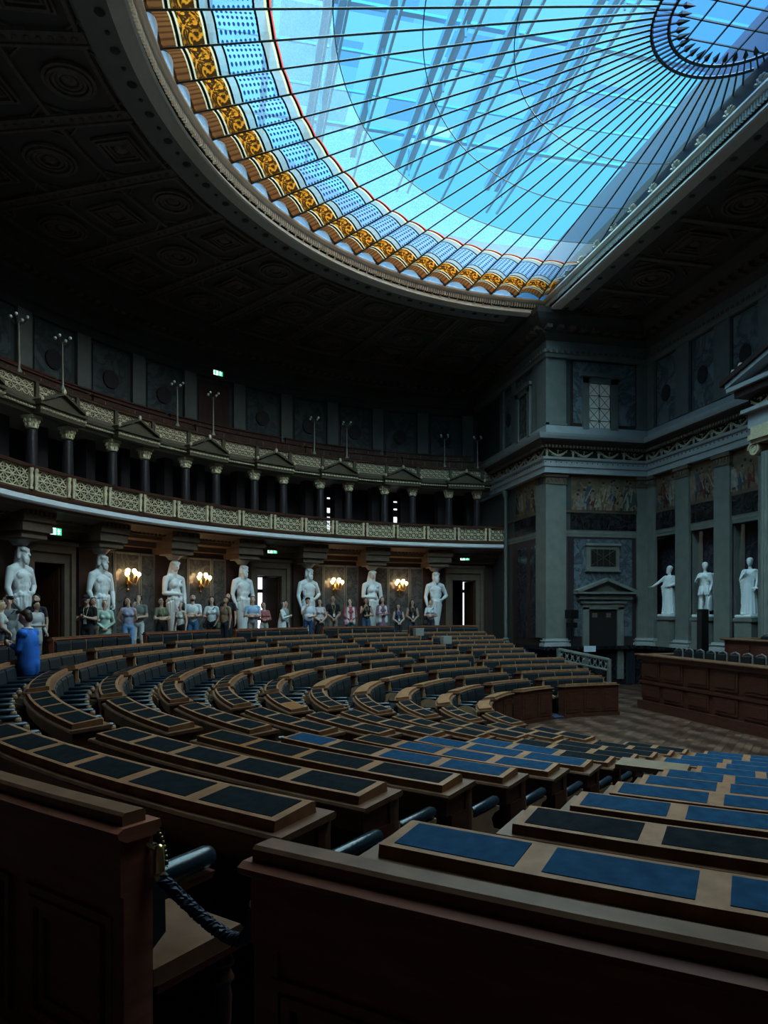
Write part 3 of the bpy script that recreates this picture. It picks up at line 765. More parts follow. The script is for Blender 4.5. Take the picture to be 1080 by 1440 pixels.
for i, x in enumerate((4.42, 2.0)):
    t = thing('ionic_column', ('fluted pale column with gilded scroll capital at the right edge, under the pediment' if i == 0 else 'second fluted pale column of the portico, past the right edge column'), 'column', (x, -4.5, ZC))
    n = 40; pr = []
    b = MB(); vs = []; fs = []
    for j, z in enumerate((.3, 2.0, 4.0, 5.55)):
        for q in range(n):
            rr = (.40 - .012 * j) - (.022 if q % 2 else 0)
            vs.append((x + rr * cos(2 * pi * q / n), -4.5 + rr * sin(2 * pi * q / n), z))
    for j in range(3):
        for q in range(n): fs.append((j * n + q, j * n + (q + 1) % n, (j + 1) * n + (q + 1) % n, (j + 1) * n + q))
    b.add(vs, fs); b.build('shaft', M['stone'], t)
    b = MB(); b.box((x, -4.5, ZC / 2 - .1), (1.1, 1.1, -ZC + .2)); b.lathe([(.55, 0), (.55, .1), (.46, .14), (.5, .2), (.5, .24), (.42, .3)], (x, -4.5, 0.0), 24); b.build('base', M['stonelight'], t)
    cp = MB()
    for s in (-1, 1):
        for f in (-1, 1):
            pts = []
            for q in range(26):
                a = q * .5; rr = .21 * (1 - q / 30)
                pts.append((x + s * .42 + s * rr * cos(a), -4.5 + f * .34, 5.68 + rr * sin(a)))
            cp.tube(pts, .035, 5)
        cp.tube([(x + s * .42, -4.84, 5.68), (x + s * .42, -4.16, 5.68)], [.17, .17], 12)
    cp.box((x, -4.5, 5.86), (.95, .8, .1)); cp.box((x, -4.5, 5.98), (1.0, .95, .14)); cp.box((x, -4.5, 6.15), (.9, .85, .24)); cp.build('capital', M['gilt'], t, 40)

# ---- ceiling
mb = MB()
mb.arc([(11.75, 11.8), (19.4, 11.8), (19.4, 12.0), (11.75, 12.0)], 0, 180, 60)
for s in (-1, 1): mb.box((s * 15.6, -.65, 11.9), (7.7, 1.3, .2))
mb.box((0, -3.4, 11.9), (38.8, 4.25, .2))
struct('ceiling', mb, M['ceil'])
mb = MB(); mb.arc([(11.55, 11.76), (12.35, 11.74), (12.42, 11.8), (11.55, 11.82)], 0, 180, 70)
mb.box((0, -1.70, 11.77), (23.4, .62, .06))
struct('ceiling_border', mb, M['ceilgrey'])
mb = MB()
for i in range(44):
    mb.ball(P(11.95, 2 + i * 4.05, 11.74), (.1, .1, .04), 8, 4)
    mb.ball(P(11.95, 4 + i * 4.05, 11.74), (.05, .05, .03), 6, 4)
for i in range(30): mb.ball((10.8 - i * .75, -1.70, 11.74), (.09, .09, .04), 8, 4)
struct('ceiling_rosettes', mb, M['porphyry'], 40)
mb = MB(); mr = MB()
def bar_(mbx, a, b, w, h, z):
    a, b = Vector((a.x, a.y, 0)), Vector((b.x, b.y, 0)); c = (a + b) / 2; d = b - a
    mbx.box((c.x, c.y, z), (d.length, w, h), math.atan2(d.y, d.x))
RIBS = [80.1 - 9.15 * k for k in range(-2, 10)]
for t in RIBS:
    if t < -1: continue
    for o in (-.16, .16):
        n = Vector((-sin(R_(t)), cos(R_(t)), 0)) * o
        bar_(mr, P(12.4, t) + n, P(18.1, t) + n, .07, .10, 11.76)
    bar_(mr, P(12.4, t), P(18.1, t), .3, .05, 11.78)
    for j in range(26):
        mr.ball(P(12.6 + j * .215, t, 11.74), (.06, .06, .035), 5, 4)
def frame(mbx, c, rot, shape, s):
    for k, (f, h) in enumerate(((1, .09), (.82, .14), (.62, .09), (.45, .06))):
        n = 24 if shape == 'o' else 4
        off = 0 if shape == 'o' else pi / 4
        R2 = s * f * (1 if shape == 'o' else 1.3)
        pts = [(c.x + R2 * cos(rot + off + 2 * pi * i / n), c.y + R2 * sin(rot + off + 2 * pi * i / n), 11.8 - h * .6) for i in range(n)]
        mbx.tube(pts, .045, 4, closed=True)
    mbx.ball((c.x, c.y, 11.77), (.16, .16, .06), 8, 5)
for k in range(len(RIBS) - 1):
    tm = (RIBS[k] + RIBS[k + 1]) / 2
    if tm < 0: continue
    for j, r in enumerate((13.15, 14.95, 16.75)):
        c = P(r, tm)
        sh = 'o' if (k + j) % 2 == 0 else 's'
        sc = (.48, .56, .6)[j]
        frame(mb, c, R_(tm), sh, sc)
        for sa in (-1, 1):
            for sr in (-1, 1):
                q = P(r + sr * .72, tm + sa * (2.9 if j == 0 else 3.0), 11.77)
                w = .2 + .05 * j
                a = R_(tm)
                tri = [q + Matrix.Rotation(a, 3, 'Z') @ Vector(v) for v in ((sr * .12, sa * w, 0), (sr * .12, -sa * w * .3, 0), (-sr * .25, sa * w, 0))]
                mb.tube(tri, .035, 4, closed=True)
    for r in (12.5, 14.05, 15.85, 17.8):
        mb.arc([(r - .04, 11.72), (r + .04, 11.72), (r + .04, 11.8), (r - .04, 11.8)], RIBS[k + 1] + .9, RIBS[k] - .9, 4)
for i in range(9):                                            # coffers of the straight strip over the tribune
    x = 10.3 - i * 2.1; c = Vector((x, -3.3, 0))
    frame(mb, c, 0, 'o' if i % 2 else 's', .62)
    bar_(mr, Vector((x - 1.05, -2.1, 0)), Vector((x - 1.05, -4.6, 0)), .16, .08, 11.77)
    for sa in (-1, 1):
        for sb in (-1, 1):
            tri = [c + Vector((sa * .85, sb * .95, 11.77)), c + Vector((sa * .35, sb * .95, 11.77)), c + Vector((sa * .85, sb * .4, 11.77))]
            mb.tube(tri, .035, 4, closed=True)
struct('ceiling_coffers', mb, M['ceilgold']); struct('ceiling_ribs', mr, M['ceilgold'])
# ================================================================ SKYLIGHT
def halfpath(o):        # half round plus the straight side; o > 0 goes outwards
    r = 11.45 + o; n = 72
    pts = [(r * cos(R_(180 * i / n)), r * sin(R_(180 * i / n))) for i in range(n + 1)]
    return [(r, -1.22 - o)] + pts + [(-r, -1.22 - o)]
def frame_sweep(prof, name, m, smooth=0):
    b = MB(); k = len(prof); cols = [halfpath(o) for o, z in prof]; mm_ = len(cols[0]); vs = []; fs = []
    for i in range(mm_):
        for j in range(k): vs.append((cols[j][i][0], cols[j][i][1], prof[j][1]))
    for i in range(mm_):
        i2 = (i + 1) % mm_
        for j in range(k):
            q = (j + 1) % k; fs.append((i * k + j, i * k + q, i2 * k + q, i2 * k + j))
    b.add(vs, fs); return struct(name, b, m, smooth)
frame_sweep([(.32, 11.74), (.0, 11.72), (-.05, 11.74), (.08, 11.93), (.32, 11.94)], 'trim_skylight_fascia', M['frame_inner'])
frame_sweep([(.02, 11.92), (.02, 12.08), (.32, 12.08), (.32, 11.92)], 'trim_skylight_hollow', M['dark'])
frame_sweep([(-.12, 12.08), (-.18, 12.12), (-.18, 12.17), (-.1, 12.2), (.32, 12.2), (.32, 12.08)], 'trim_skylight_lip', M['frame_inner'])
mb = MB(); n = 420
for i in range(n):
    t = 180 * (i + .5) / n; q = P(11.44, t, 12.0); mb.box(q, (.09, .045, .13), R_(t))
for i in range(260):
    mb.box((11.3 - i * 22.6 / 259, -1.21, 12.0), (.045, .09, .13))
for s in (-1, 1):
    for i in range(13): mb.box((s * 11.44, -.06 - i * .092, 12.0), (.09, .045, .13))
struct('trim_skylight_dentils', mb, M['frame_inner'])
mb = MB()
for i in range(110): mb.ball(P(11.41, 180 * (i + .5) / 110, 11.86), (.03, .03, .03), 5, 4)
struct('trim_skylight_studs', mb, M['gilt'])
frame_sweep([(.3, 11.95), (.3, 14.2), (.36, 14.2), (.36, 11.95)], 'wall_skylight_shaft', mat('shaft_blue', (.02, .10, .20), .8))

YG = -1.2
def gz(r, u=0.0):
    b = .18 * max(0.0, min(1.0, (r - 8.6) / 1.2)) * (abs(sin(pi * u)) ** .8)
    return 12.2 + (11.3 - r) / 9.5 * .55 + b
sky = thing('skylight', 'huge half-round leaded glass skylight with amber scroll border fanning from a small hub', 'skylight', (0, 0, 12.2))
BANDS = [(11.3, 11.24, 'g_black'), (11.24, 10.96, 'g_flute'), (10.96, 10.93, 'g_cream'), (10.93, 10.87, 'g_black'), (10.87, 10.83, 'g_cream'), (10.83, 10.40, 'g_scroll'), (10.40, 10.36, 'g_cream'), (10.36, 10.31, 'g_black'),
         (10.31, 10.16, 'g_border'), (10.16, 10.12, 'g_black'), (10.12, 9.36, 'g_dots'), (9.36, 9.32, 'g_black'), (9.32, 9.15, 'g_border'), (9.15, 9.10, 'g_cream'), (9.10, 9.05, 'g_black'), (9.05, 9.02, 'g_red'),
         (9.02, 7.9, 'g_lace'), (7.9, 4.4, 'g_clear'), (4.4, 1.75, 'g_clear')]
GM = ['g_black', 'g_flute', 'g_cream', 'g_scroll', 'g_border', 'g_dots', 'g_red', 'g_lace', 'g_clear', 'g_white']
def rlim(t):
    s = sin(R_(t))
    return 11.3 if s >= -1e-6 else min(11.3, YG / s)
STEP = 4.5
for i in range(-8, 48):
    t0, t1 = i * STEP, (i + 1) * STEP
    if t0 < -36 or t1 > 216: continue
    vs = []; fs = []; mi = []; uvs = []
    NU = 6
    for a, b_, mname in BANDS:
        rows = 1 if a - b_ < 1 else 4
        for q in range(rows):
            ra, rb = a + (b_ - a) * q / rows, a + (b_ - a) * (q + 1) / rows
            for u in range(NU):
                ua, ub = u / NU, (u + 1) / NU
                ta, tb = t0 + STEP * ua, t0 + STEP * ub
                la, lb = min(rlim(ta), ra), min(rlim(tb), ra)
                if la <= rb + 1e-4 and lb <= rb + 1e-4: continue
                o = len(vs)
                for r, t, uu in ((max(la, rb), ta, ua), (max(lb, rb), tb, ub), (rb, tb, ub), (rb, ta, ua)):
                    vs.append(tuple(P(r, t, gz(r, uu)))); uvs.append((uu, (11.3 - r) / .8))
                fs.append((o, o + 1, o + 2, o + 3)); mi.append(GM.index(mname))
    # white lunette under the arched rim of the gore
    if 0 <= t0 and t1 <= 180:
        for u in range(8):
            ua, ub = .1 + .8 * u / 8, .1 + .8 * (u + 1) / 8; o = len(vs)
            for uu, top in ((ua, 0), (ub, 0), (ub, 1), (ua, 1)):
                w = sin(pi * (uu - .1) / .8)
                vs.append(tuple(P(11.3 - (.10 if top else .0) * w, t0 + STEP * uu, 12.2 + (.15 * max(0, w) ** .7 if top else .0)))); uvs.append((uu, 0))
            fs.append((o, o + 1, o + 2, o + 3)); mi.append(GM.index('g_white'))
    if not fs: continue
    me = bpy.data.meshes.new('glass_pane')
    me.from_pydata([(x, y, z - 12.2) for x, y, z in vs], [], fs)
    for m_ in GM: me.materials.append(M[m_])
    me.polygons.foreach_set('material_index', mi)
    uvl = me.uv_layers.new(name='UVMap'); uvl.data.foreach_set('uv', [c for uv in uvs for c in uv])
    o = bpy.data.objects.new('glass_pane', me); COL.objects.link(o); o.parent = sky
for i in range(-8, 49):
    t = i * STEP
    rm = rlim(t)
    if rm < 2.0: continue
    b = MB()
    nn = 10
    pts = [P(1.75 + (rm - 1.75) * q / nn, t, gz(1.75 + (rm - 1.75) * q / nn) - .03) for q in range(nn + 1)]
    b.tube(pts, .021, 5)
    b.build('glazing_bar', M['bar'], sky)
b = MB()
for r in (4.4, 6.2, 7.9):
    t0 = -math.degrees(math.asin(min(1, -YG / r)))
    b.tube([P(r, t0 + (180 - 2 * t0) * q / 60, gz(r) - .0) for q in range(61)], .012, 4)
b.build('cross_bars', M['bar'], sky)
# glass edge along the straight side + dark upstand
b = MB(); b.box((0, YG - .05, 12.48), (22.6, .06, .6)); b.build('straight_edge', mat('upstand_navy', (.006, .016, .035), .9), sky)
hub = MB()
for r in (1.75, 1.43):
    t0 = -math.degrees(math.asin(min(1, 1.18 / r)))
    hub.tube([P(r, t0 + (180 - 2 * t0) * q / 40, 12.77) for q in range(41)], .035, 5)
for i in range(-12, 53):
    t = i * STEP
    if 1.45 * sin(R_(t)) < -1.12: continue
    hub.tube([P(1.43, t, 12.77), P(1.75, t, 12.77)], .02, 4)
    if i % 2 == 0: # spear tips point to the centre
        hub.tube([P(1.43, t, 12.76), P(1.30, t, 12.76), P(1.25, t, 12.76), P(1.05, t, 12.76)], [.02, .02, .06, .005], 5)
for x in (-.9, -.45, 0, .45, .9): hub.tube([(x, -1.12, 12.79), (x, math.sqrt(max(0, 1.43 ** 2 - x * x)), 12.79)], .018, 4)
for y in (-.5, .1, .7): hub.tube([(-math.sqrt(1.43 ** 2 - y * y), y, 12.79), (math.sqrt(1.43 ** 2 - y * y), y, 12.79)], .018, 4)
hub.build('hub_ring', M['bar'], sky)
hg = MB(); n = 40; vs = [(0, 0, 12.8)]; 
vs += [tuple(P(1.75, 360 * q / n, 12.8)) for q in range(n)]
vs = [(x, max(y, YG), z) for x, y, z in vs]
hg.add(vs, [(0, 1 + q, 1 + (q + 1) % n) for q in range(n)]); hg.build('hub_glass', M['g_hub'], sky)
# palmette ornaments at the foot of each bar and along the straight side
PALM = mat('dull_palmette_bronze', (.16, .135, .10), .5, noise=14, col2=(.10, .085, .06))
def palmette(q, ang):
    b = MB()
    for k in range(5):
        a = R_(-60 + 30 * k); d = Vector((cos(ang) * sin(a), sin(ang) * sin(a), cos(a)))
        b.capsule(q, q + d * .17, .03, .045, 5)
    b.ball(q, .07, 6, 5)
    o = b.build('palmette', PALM, sky, 40)
for i in range(0, 41):
    t = i * STEP; palmette(P(11.28, t, 12.22), R_(t + 90))
for i in range(23): palmette(Vector((10.6 - i * .96, -1.10, 12.22)), 0)

# ---- outer roof above the glass: trusses, purlins and roof panes
def roofz(y): return 17.2 + .10 * y
for i, y in enumerate((.2, 2.15, 3.6, 5.4, 6.9, 8.6, 10.4, 12.0)):
    b = MB()
    for dz, w, h in ((0, .2, .2), (-.9, .07, .07)):
        for dy in ((-.2, .2) if i % 2 == 0 else (0,)):
            b.box((0, y + dy, roofz(y) - .3 + dz), (26, w, h))
    for j in range(13):
        x = -12 + j * 2; b.box((x, y, roofz(y) - .75), (.05, .05, .9))
    o = struct('roof_truss_%d' % (i + 1), b, M['truss'], label='steel roof truss seen through the skylight')
b = MB()
for j in range(16):
    x = -12 + j * 1.6; b.box((x, 5, 17.75), (.06 if j % 3 else .16, 20, .08))
struct('roof_purlins', b, M['truss'])
rng = random.Random(3)
pm = [glass('roof_pane_a', (.72, .92, .97), .985), glass('roof_pane_b', (.50, .80, .93), .985), glass('roof_pane_c', (.28, .56, .80), .985), glass('roof_pane_d', (.90, .97, 1.0), .96)]
b = MB()
for i in range(14):
    for j in range(26):
        y0, x0 = -3 + i * 1.25, -13 + j
        k = rng.choices((0, 1, 2, 3), (7, 4, 3, 1))[0]
        z = 18.2
        b.add([(x0, y0, z), (x0 + 1, y0, z), (x0 + 1, y0 + 1.25, z), (x0, y0 + 1.25, z)], [(0, 1, 2, 3)], k)
struct('roof_glazing', b, pm)
# ================================================================ BALCONIES
ORD = ['first', 'second', 'third', 'fourth', 'fifth', 'sixth', 'seventh', 'eighth', 'ninth', 'tenth', 'eleventh', 'twelfth', 'thirteenth', 'fourteenth', 'fifteenth', 'sixteenth', 'seventeenth', 'eighteenth', 'nineteenth', 'twentieth']
def lattice(b, r, t0, t1, z0, z1, cols, rows, w=.016):
    def q(u, v): return P(r, t0 + (t1 - t0) * u, z0 + (z1 - z0) * v)
    for c in range(cols):
        for e in range(rows):
            u0, u1, v0, v1 = c / cols, (c + 1) / cols, e / rows, (e + 1) / rows
            b.tube([q(u0, v0), q(u1, v1)], w, 4); b.tube([q(u0, v1), q(u1, v0)], w * .8, 4)
            um, vm = (u0 + u1) / 2, (v0 + v1) / 2
            b.tube([q(um, v0), q(um, v1)], w * .6, 4); b.tube([q(u0, vm), q(u1, vm)], w * .6, 4)
    for c in range(cols + 1): b.tube([q(c / cols, 0), q(c / cols, 1)], w * .7, 4)
    for e in range(rows + 1): b.tube([q(0, e / rows), q(1, e / rows)], w * 1.1, 4)
bal = thing('balcony_balustrade', 'long curved gilded lattice balustrade with brown handrail above the pale balcony edge', 'balustrade', P(15.5, 40, 4.03))
POSTS = [-2.18 + 4.87 * k for k in range(0, 20)]
b = MB(); b.arc([(15.43, 4.66), (15.43, 4.72), (15.47, 4.75), (15.57, 4.75), (15.6, 4.72), (15.6, 4.66)], TS - .4, 93, 70); b.build('handrail', M['doorwood'], bal)
b = MB(); b.arc([(15.46, 4.03), (15.46, 4.10), (15.50, 4.16), (15.58, 4.16), (15.6, 4.03)], TS - .4, 93, 70); b.build('bottom_rail', M['doorwood'], bal)
prev = TS - .4
for i, t in enumerate(POSTS):
    b = MB(); lattice(b, 15.52, prev + .42 if i else prev + .1, t - .42, 4.17, 4.65, 4 if i else 3, 2, .019); b.build('lattice_panel', M['gilt'], bal)
    b = MB()
    b.pbox(15.46, 15.58, t - .16, t + .16, 4.1, 4.66, 1)
    b.build('post', M['doorwood'], bal)
    for s in (-.30, .30):
        c = MB(); q = P(15.47, t + s, 0)
        c.lathe([(.045, 4.16), (.05, 4.2), (.03, 4.24), (.05, 4.36), (.055, 4.48), (.035, 4.55), (.06, 4.6), (.06, 4.66)], q, 8); c.build('baluster', M['gilt'], bal, 40)
    prev = t
ub = thing('gallery_balustrade', 'upper gallery curved gilded lattice balustrade above the loggia pediments', 'balustrade', P(16.74, 40, 6.8))
b = MB(); b.arc([(16.66, 7.24), (16.66, 7.30), (16.7, 7.33), (16.8, 7.33), (16.82, 7.24)], TS, 93, 70); b.build('handrail', M['doorwood'], ub)
b = MB(); b.arc([(16.64, 6.70), (16.64, 6.78), (16.7, 6.84), (16.8, 6.84), (16.82, 6.70)], TS, 93, 70); b.build('bottom_rail', M['giltdark'], ub)
UP = [2.1 + 4.87 * k for k in range(-1, 19)]
prev = TS
for i, t in enumerate(UP):
    b = MB(); lattice(b, 16.74, prev + .25, t - .25, 6.85, 7.23, 5 if i else 3, 2, .017); b.build('lattice_panel', M['gilt'], ub)
    b = MB(); b.pbox(16.66, 16.82, t - .2, t + .2, 6.8, 7.26, 1); b.build('post', M['giltdark'], ub)
    prev = t
# loggia columns
cnt = 0
for k in range(0, 7):
    for s in (-1, 1):
        c = 9.74 * k + 2.12 * s
        q = P(16.85, c)
        side = 'left' if s > 0 else 'right'
        place = ['nearest the hall pier', 'second from the pier', 'third from the pier', 'fourth from the pier', 'fifth from the pier', 'sixth from the pier', 'seventh from the pier', 'eighth from the pier'][k]
        t = thing('loggia_column', 'dark loggia column with gilded leaf capital, %s one of the pair %s' % (side, place), 'column', (q.x, q.y, 4.03), 'columns of the upper loggia')
        b = MB(); b.lathe([(.15, 4.3), (.155, 4.8), (.135, 6.02)], (q.x, q.y, 0), 14); b.build('shaft', M['porphyry'], t, 40)
        b = MB(); b.lathe([(.21, 4.03), (.21, 4.12), (.18, 4.16), (.2, 4.22), (.16, 4.3)], (q.x, q.y, 0), 14); b.build('base', M['stonedark'], t, 40)
        b = MB(); b.lathe([(.14, 6.06), (.15, 6.09), (.14, 6.11), (.155, 6.2), (.18, 6.3)], (q.x, q.y, 0), 12)
        for j in range(8):
            a = 2 * pi * j / 8
            for z, rr in ((6.15, .15), (6.25, .18)):
                b.ball((q.x + rr * cos(a + z), q.y + rr * sin(a + z), z), (.036, .036, .05), 5, 4)
        b.box((q.x, q.y, 6.35), (.36, .36, .08), R_(c)); b.build('capital', M['gilt'], t, 40)
# lamp poles on the upper rail
LAMPM = mat('dull_lamp_metal', (.34, .31, .25), .5)
for i, (t0, z1) in enumerate(((62.4, 8.75), (57.3, 8.76), (42.5, 8.75), (37.5, 8.76), (22.7, 8.72), (17.8, 8.74), (2.9, 8.65), (-2.1, 8.66))):
    q = P(16.74, t0)
    t = thing('gallery_lamp', 'slender unlit candelabra lamp pole on the upper rail, %s from the left' % ORD[i], 'lamp', (q.x, q.y, 7.33), 'lamp poles on the upper balustrade')
    b = MB(); b.lathe([(.07, 7.33), (.07, 7.38), (.03, 7.45), (.022, 8.0), (.03, 8.02), (.018, 8.06), (.016, z1 - .15), (.03, z1 - .12)], (q.x, q.y, 0), 8); b.build('pole', LAMPM, t, 40)
    b = MB(); g = MB()
    for j in range(4):
        a = R_(t0) + pi / 2 * j + .4
        e = Vector((q.x + .2 * cos(a), q.y + .2 * sin(a), z1 - .06))
        b.tube([(q.x, q.y, z1 - .14), (q.x + .1 * cos(a), q.y + .1 * sin(a), z1 - .18), tuple(e)], .014, 5)
        g.ball(e + Vector((0, 0, .05)), .045, 8, 6)
    b.build('arms', M['giltdark'], t); g.build('globes', M['globeoff'], t, 60)
# tiered seat fronts in the upper gallery
names = {0: 'front', 1: 'rear'}
idx = 0
for tier, (r, z0, z1) in enumerate(((17.35, 6.82, 7.72), (18.15, 6.82, 8.12))):
    a = TS + 1.0 + tier * 1.5; n = 0
    while a < 72:
        L = 13.2 + (n % 3) * 1.2
        a1 = min(a + L, 93)
        t = thing('gallery_bench', 'dark red wooden %s row gallery bench with small number plates, %s from the pier' % (names[tier], ORD[n]), 'bench', P(r, (a + a1) / 2, z0), 'seat fronts in the upper gallery')
        b = MB(); b.pbox(r, r + .08, a, a1 - .8, z0, z1, 6); b.build('front_panel', M['doorwood'], t)
        b = MB(); b.pbox(r - .05, r + .14, a - .1, a1 - .7, z1, z1 + .05, 6); b.build('top_rail', M['wood'], t)
        b = MB(); u = a + .8
        while u < a1 - 1.2:
            b.ball(P(r - .012, u, z1 - .14), (.03, .03, .022), 6, 4); b.pbox(r - .01, r, u + .9, u + .94, z0 + .1, z1 - .05, 1); u += 1.85
        b.build('number_plates', M['brass'], t)
        a = a1; n += 1
# ================================================================ LIGHTS ON THE WALL
for i, t0 in enumerate((9.45, 19.2, 38.7, 48.4)):
    nm = ['far right', 'third', 'second', 'first'][i]
    q = P(16.98, t0, 2.25)
    rad = P(1, t0); tan = Vector((-rad.y, rad.x, 0))
    t = thing('wall_sconce', 'lit gilded wall sconce with glowing globes, %s from the left on the marble wall' % nm if i else 'lit gilded wall sconce with glowing globes, rightmost on the marble wall', 'sconce', q, 'lit sconces between the statues')
    b = MB(); b.ball(q, (.07, .07, .16), 8, 6); b.capsule(q + Vector((0, 0, -.25)), q, .02, .06, 6); b.ball(q + Vector((0, 0, -.28)), .04, 6, 5)
    for k, (u, o, z) in enumerate(((-.22, .22, .12), (.22, .22, .12), (0, .32, .16), (-.12, .14, .22), (.12, .14, .22))):
        e = q - rad * o + tan * u + Vector((0, 0, z))
        m1 = q - rad * o * .7 + tan * u * .8 + Vector((0, 0, -.12))
        b.tube([q, m1, e], .016, 5); b.lathe([(.05, -.02), (.03, 0), (.02, .02)], e, 8)
    b.build('bracket', M['brass'], t, 50)
    for k, (u, o, z) in enumerate(((-.22, .22, .12), (.22, .22, .12), (0, .32, .16), (-.12, .14, .22), (.12, .14, .22))):
        g = MB(); g.ball(q - rad * o + tan * u + Vector((0, 0, z + .08)), .07, 10, 8); g.build('globe', M['globe'], t, 60)
    ld = bpy.data.lights.new('sconce_light', 'POINT'); ld.energy = 5; ld.color = (1, .55, .28); ld.shadow_soft_size = .12
    lo = bpy.data.objects.new('sconce_light', ld); COL.objects.link(lo); lo.location = q - rad * .45 + Vector((0, 0, .12)); 
def exit_sign(q, a, label, w=.42, h=.2):
    t = thing('exit_sign', label, 'sign', q, 'green exit signs')
    rot = Matrix.Translation(q) @ Matrix.Rotation(a, 4, 'Z')
    b = MB(); b.T = rot; b.box((.03, 0, 0), (.06, w, h)); b.build('housing', M['iron'], t)
    b = MB(); b.T = rot; b.box((-.006, w * .24, 0), (.012, w * .46, h * .9)); b.build('white_panel', M['signwhite'], t)
    b = MB(); b.T = rot; b.box((-.006, -w * .24, 0), (.012, w * .46, h * .9)); b.build('green_panel', M['signgreen'], t)
    f = MB(); f.T = rot         # running figure and doorway
    x = -.016
    f.ball((x, -w * .2, h * .28), .02, 6, 5, 0)
    f.tube([(x, -w * .2, h * .2), (x, -w * .24, -h * .05)], .016, 4, 0)
    f.tube([(x, -w * .24, -h * .05), (x, -w * .16, -h * .2), (x, -w * .2, -h * .38)], .012, 4, 0)
    f.tube([(x, -w * .24, -h * .05), (x, -w * .31, -h * .28)], .012, 4, 0)
    f.tube([(x, -w * .34, h * .1), (x, -w * .2, h * .16), (x, -w * .1, h * .04)], .009, 4, 0)
    f.build('running_figure', M['signwhite'], t)
    f = MB(); f.T = rot; f.box((x, w * .3, 0), (.01, w * .16, h * .7)); f.build('doorway_mark', M['signgreen'], t)
for (r, t0, z), lab in (((16.5, 59.0, 3.42), 'green and white exit sign under the balcony, at the left by the first statue'),
                        ((16.5, 29.5, 3.50), 'green and white exit sign under the balcony above the middle bright doorway'),
                        ((16.5, .1, 3.52), 'green and white exit sign under the balcony at the far right end'),
                        ((18.85, 32.3, 10.35), 'small green exit sign high in the dark above the upper gallery door')):
    exit_sign(P(r, t0, z), R_(t0), lab)
exit_sign(Vector((18.9, YL + .1, 10.7)), R_(-60), 'small white lit exit sign high in the far corner of the upper gallery', .3, .22)

# ================================================================ DESK BENCHES
AH = 1.33
def blocks(k):
    h = math.degrees(.2 / rk(k))
    if k <= 6:
        A = [(2.0, 15 - h)] + [(15.0 * j + h, 15.0 * j + 15 - h) for j in range(1, 7)] + [(105 + h, 118.9 - h), (118.9 + h, 133.6 if k == 1 else 132.7), (135.1 if k == 1 else 135.8, 149)]
    else:
        A = [(-2.0, 20 - h)] + [(20.0 * j + h, 20.0 * j + 20 - h) for j in range(1, 5)] + [(100 + h, 118.9 - h), (118.9 + h, 132.4), (136.8 if k == 7 else 133.4, 152)]
    return A
def arm(root, r, t, z_seat, end=False):
    """wooden arm bracket with padded top, on the inner side of a bench"""
    rad = P(1, t); tan = Vector((-rad.y, rad.x, 0))
    Mx = Matrix(((-rad.x, 0, tan.x, 0), (-rad.y, 0, tan.y, 0), (0, 1, 0, 0), (0, 0, 0, 1)))
    Mx = Matrix.Translation(P(r, t, z_seat)) @ Mx
    b = MB()
    b.prism([(-.02, -.02), (.40, -.02), (.42, .03), (.30, .07), (.27, .14), (.31, .165), (.38, .17), (.38, .195), (.02, .195), (.02, .26), (-.02, .30)], Mx, .05)
    if end:
        arch = [(.0, -.02), (.06, -.02)] + [(.23 - .13 * cos(pi * q / 8), .02 + .13 * sin(pi * q / 8)) for q in range(9)] + [(.40, -.02), (.45, -.02)] + [(.215 + .235 * cos(pi * q / 10), .02 + .21 * sin(pi * q / 10)) for q in range(11)]
        b = MB(); b.prism(arch, Mx, .06)
    o = b.build('armrest', M['armwood'], root)
    q0 = P(r - .06, t, z_seat + .225); q1 = P(r - .36, t, z_seat + .23)
    c = MB(); c.capsule(q0, q1, .03, .032, 8); c.build('arm_pad', M['armpad'], o, 50)
    return o
def knob(root, r, t, z):
    b = MB(); b.ball(P(r - .01, t, z), (.042, .042, .055), 8, 6); b.build('scroll', M['armwood'], root, 60)
rowname = ['rearmost', 'second', 'third', 'fourth', 'fifth', 'sixth', 'seventh', 'eighth', 'ninth', 'tenth', 'eleventh', 'twelfth']
def secname(k, tm):
    if k <= 6: n = int((tm - 0) // 15); off = 8 - n       # 0 = block between the foreground aisle and the next
    else: n = int(tm // 20); off = 6 - n
    if off < 0: return 'at right of the foreground aisle' if off == -1 else 'beyond the camera side'
    return ['first', 'second', 'third', 'fourth', 'fifth', 'sixth', 'seventh', 'eighth', 'ninth', 'tenth'][off] + (' block past the foreground aisle' if k <= 6 else ' block along the curve')
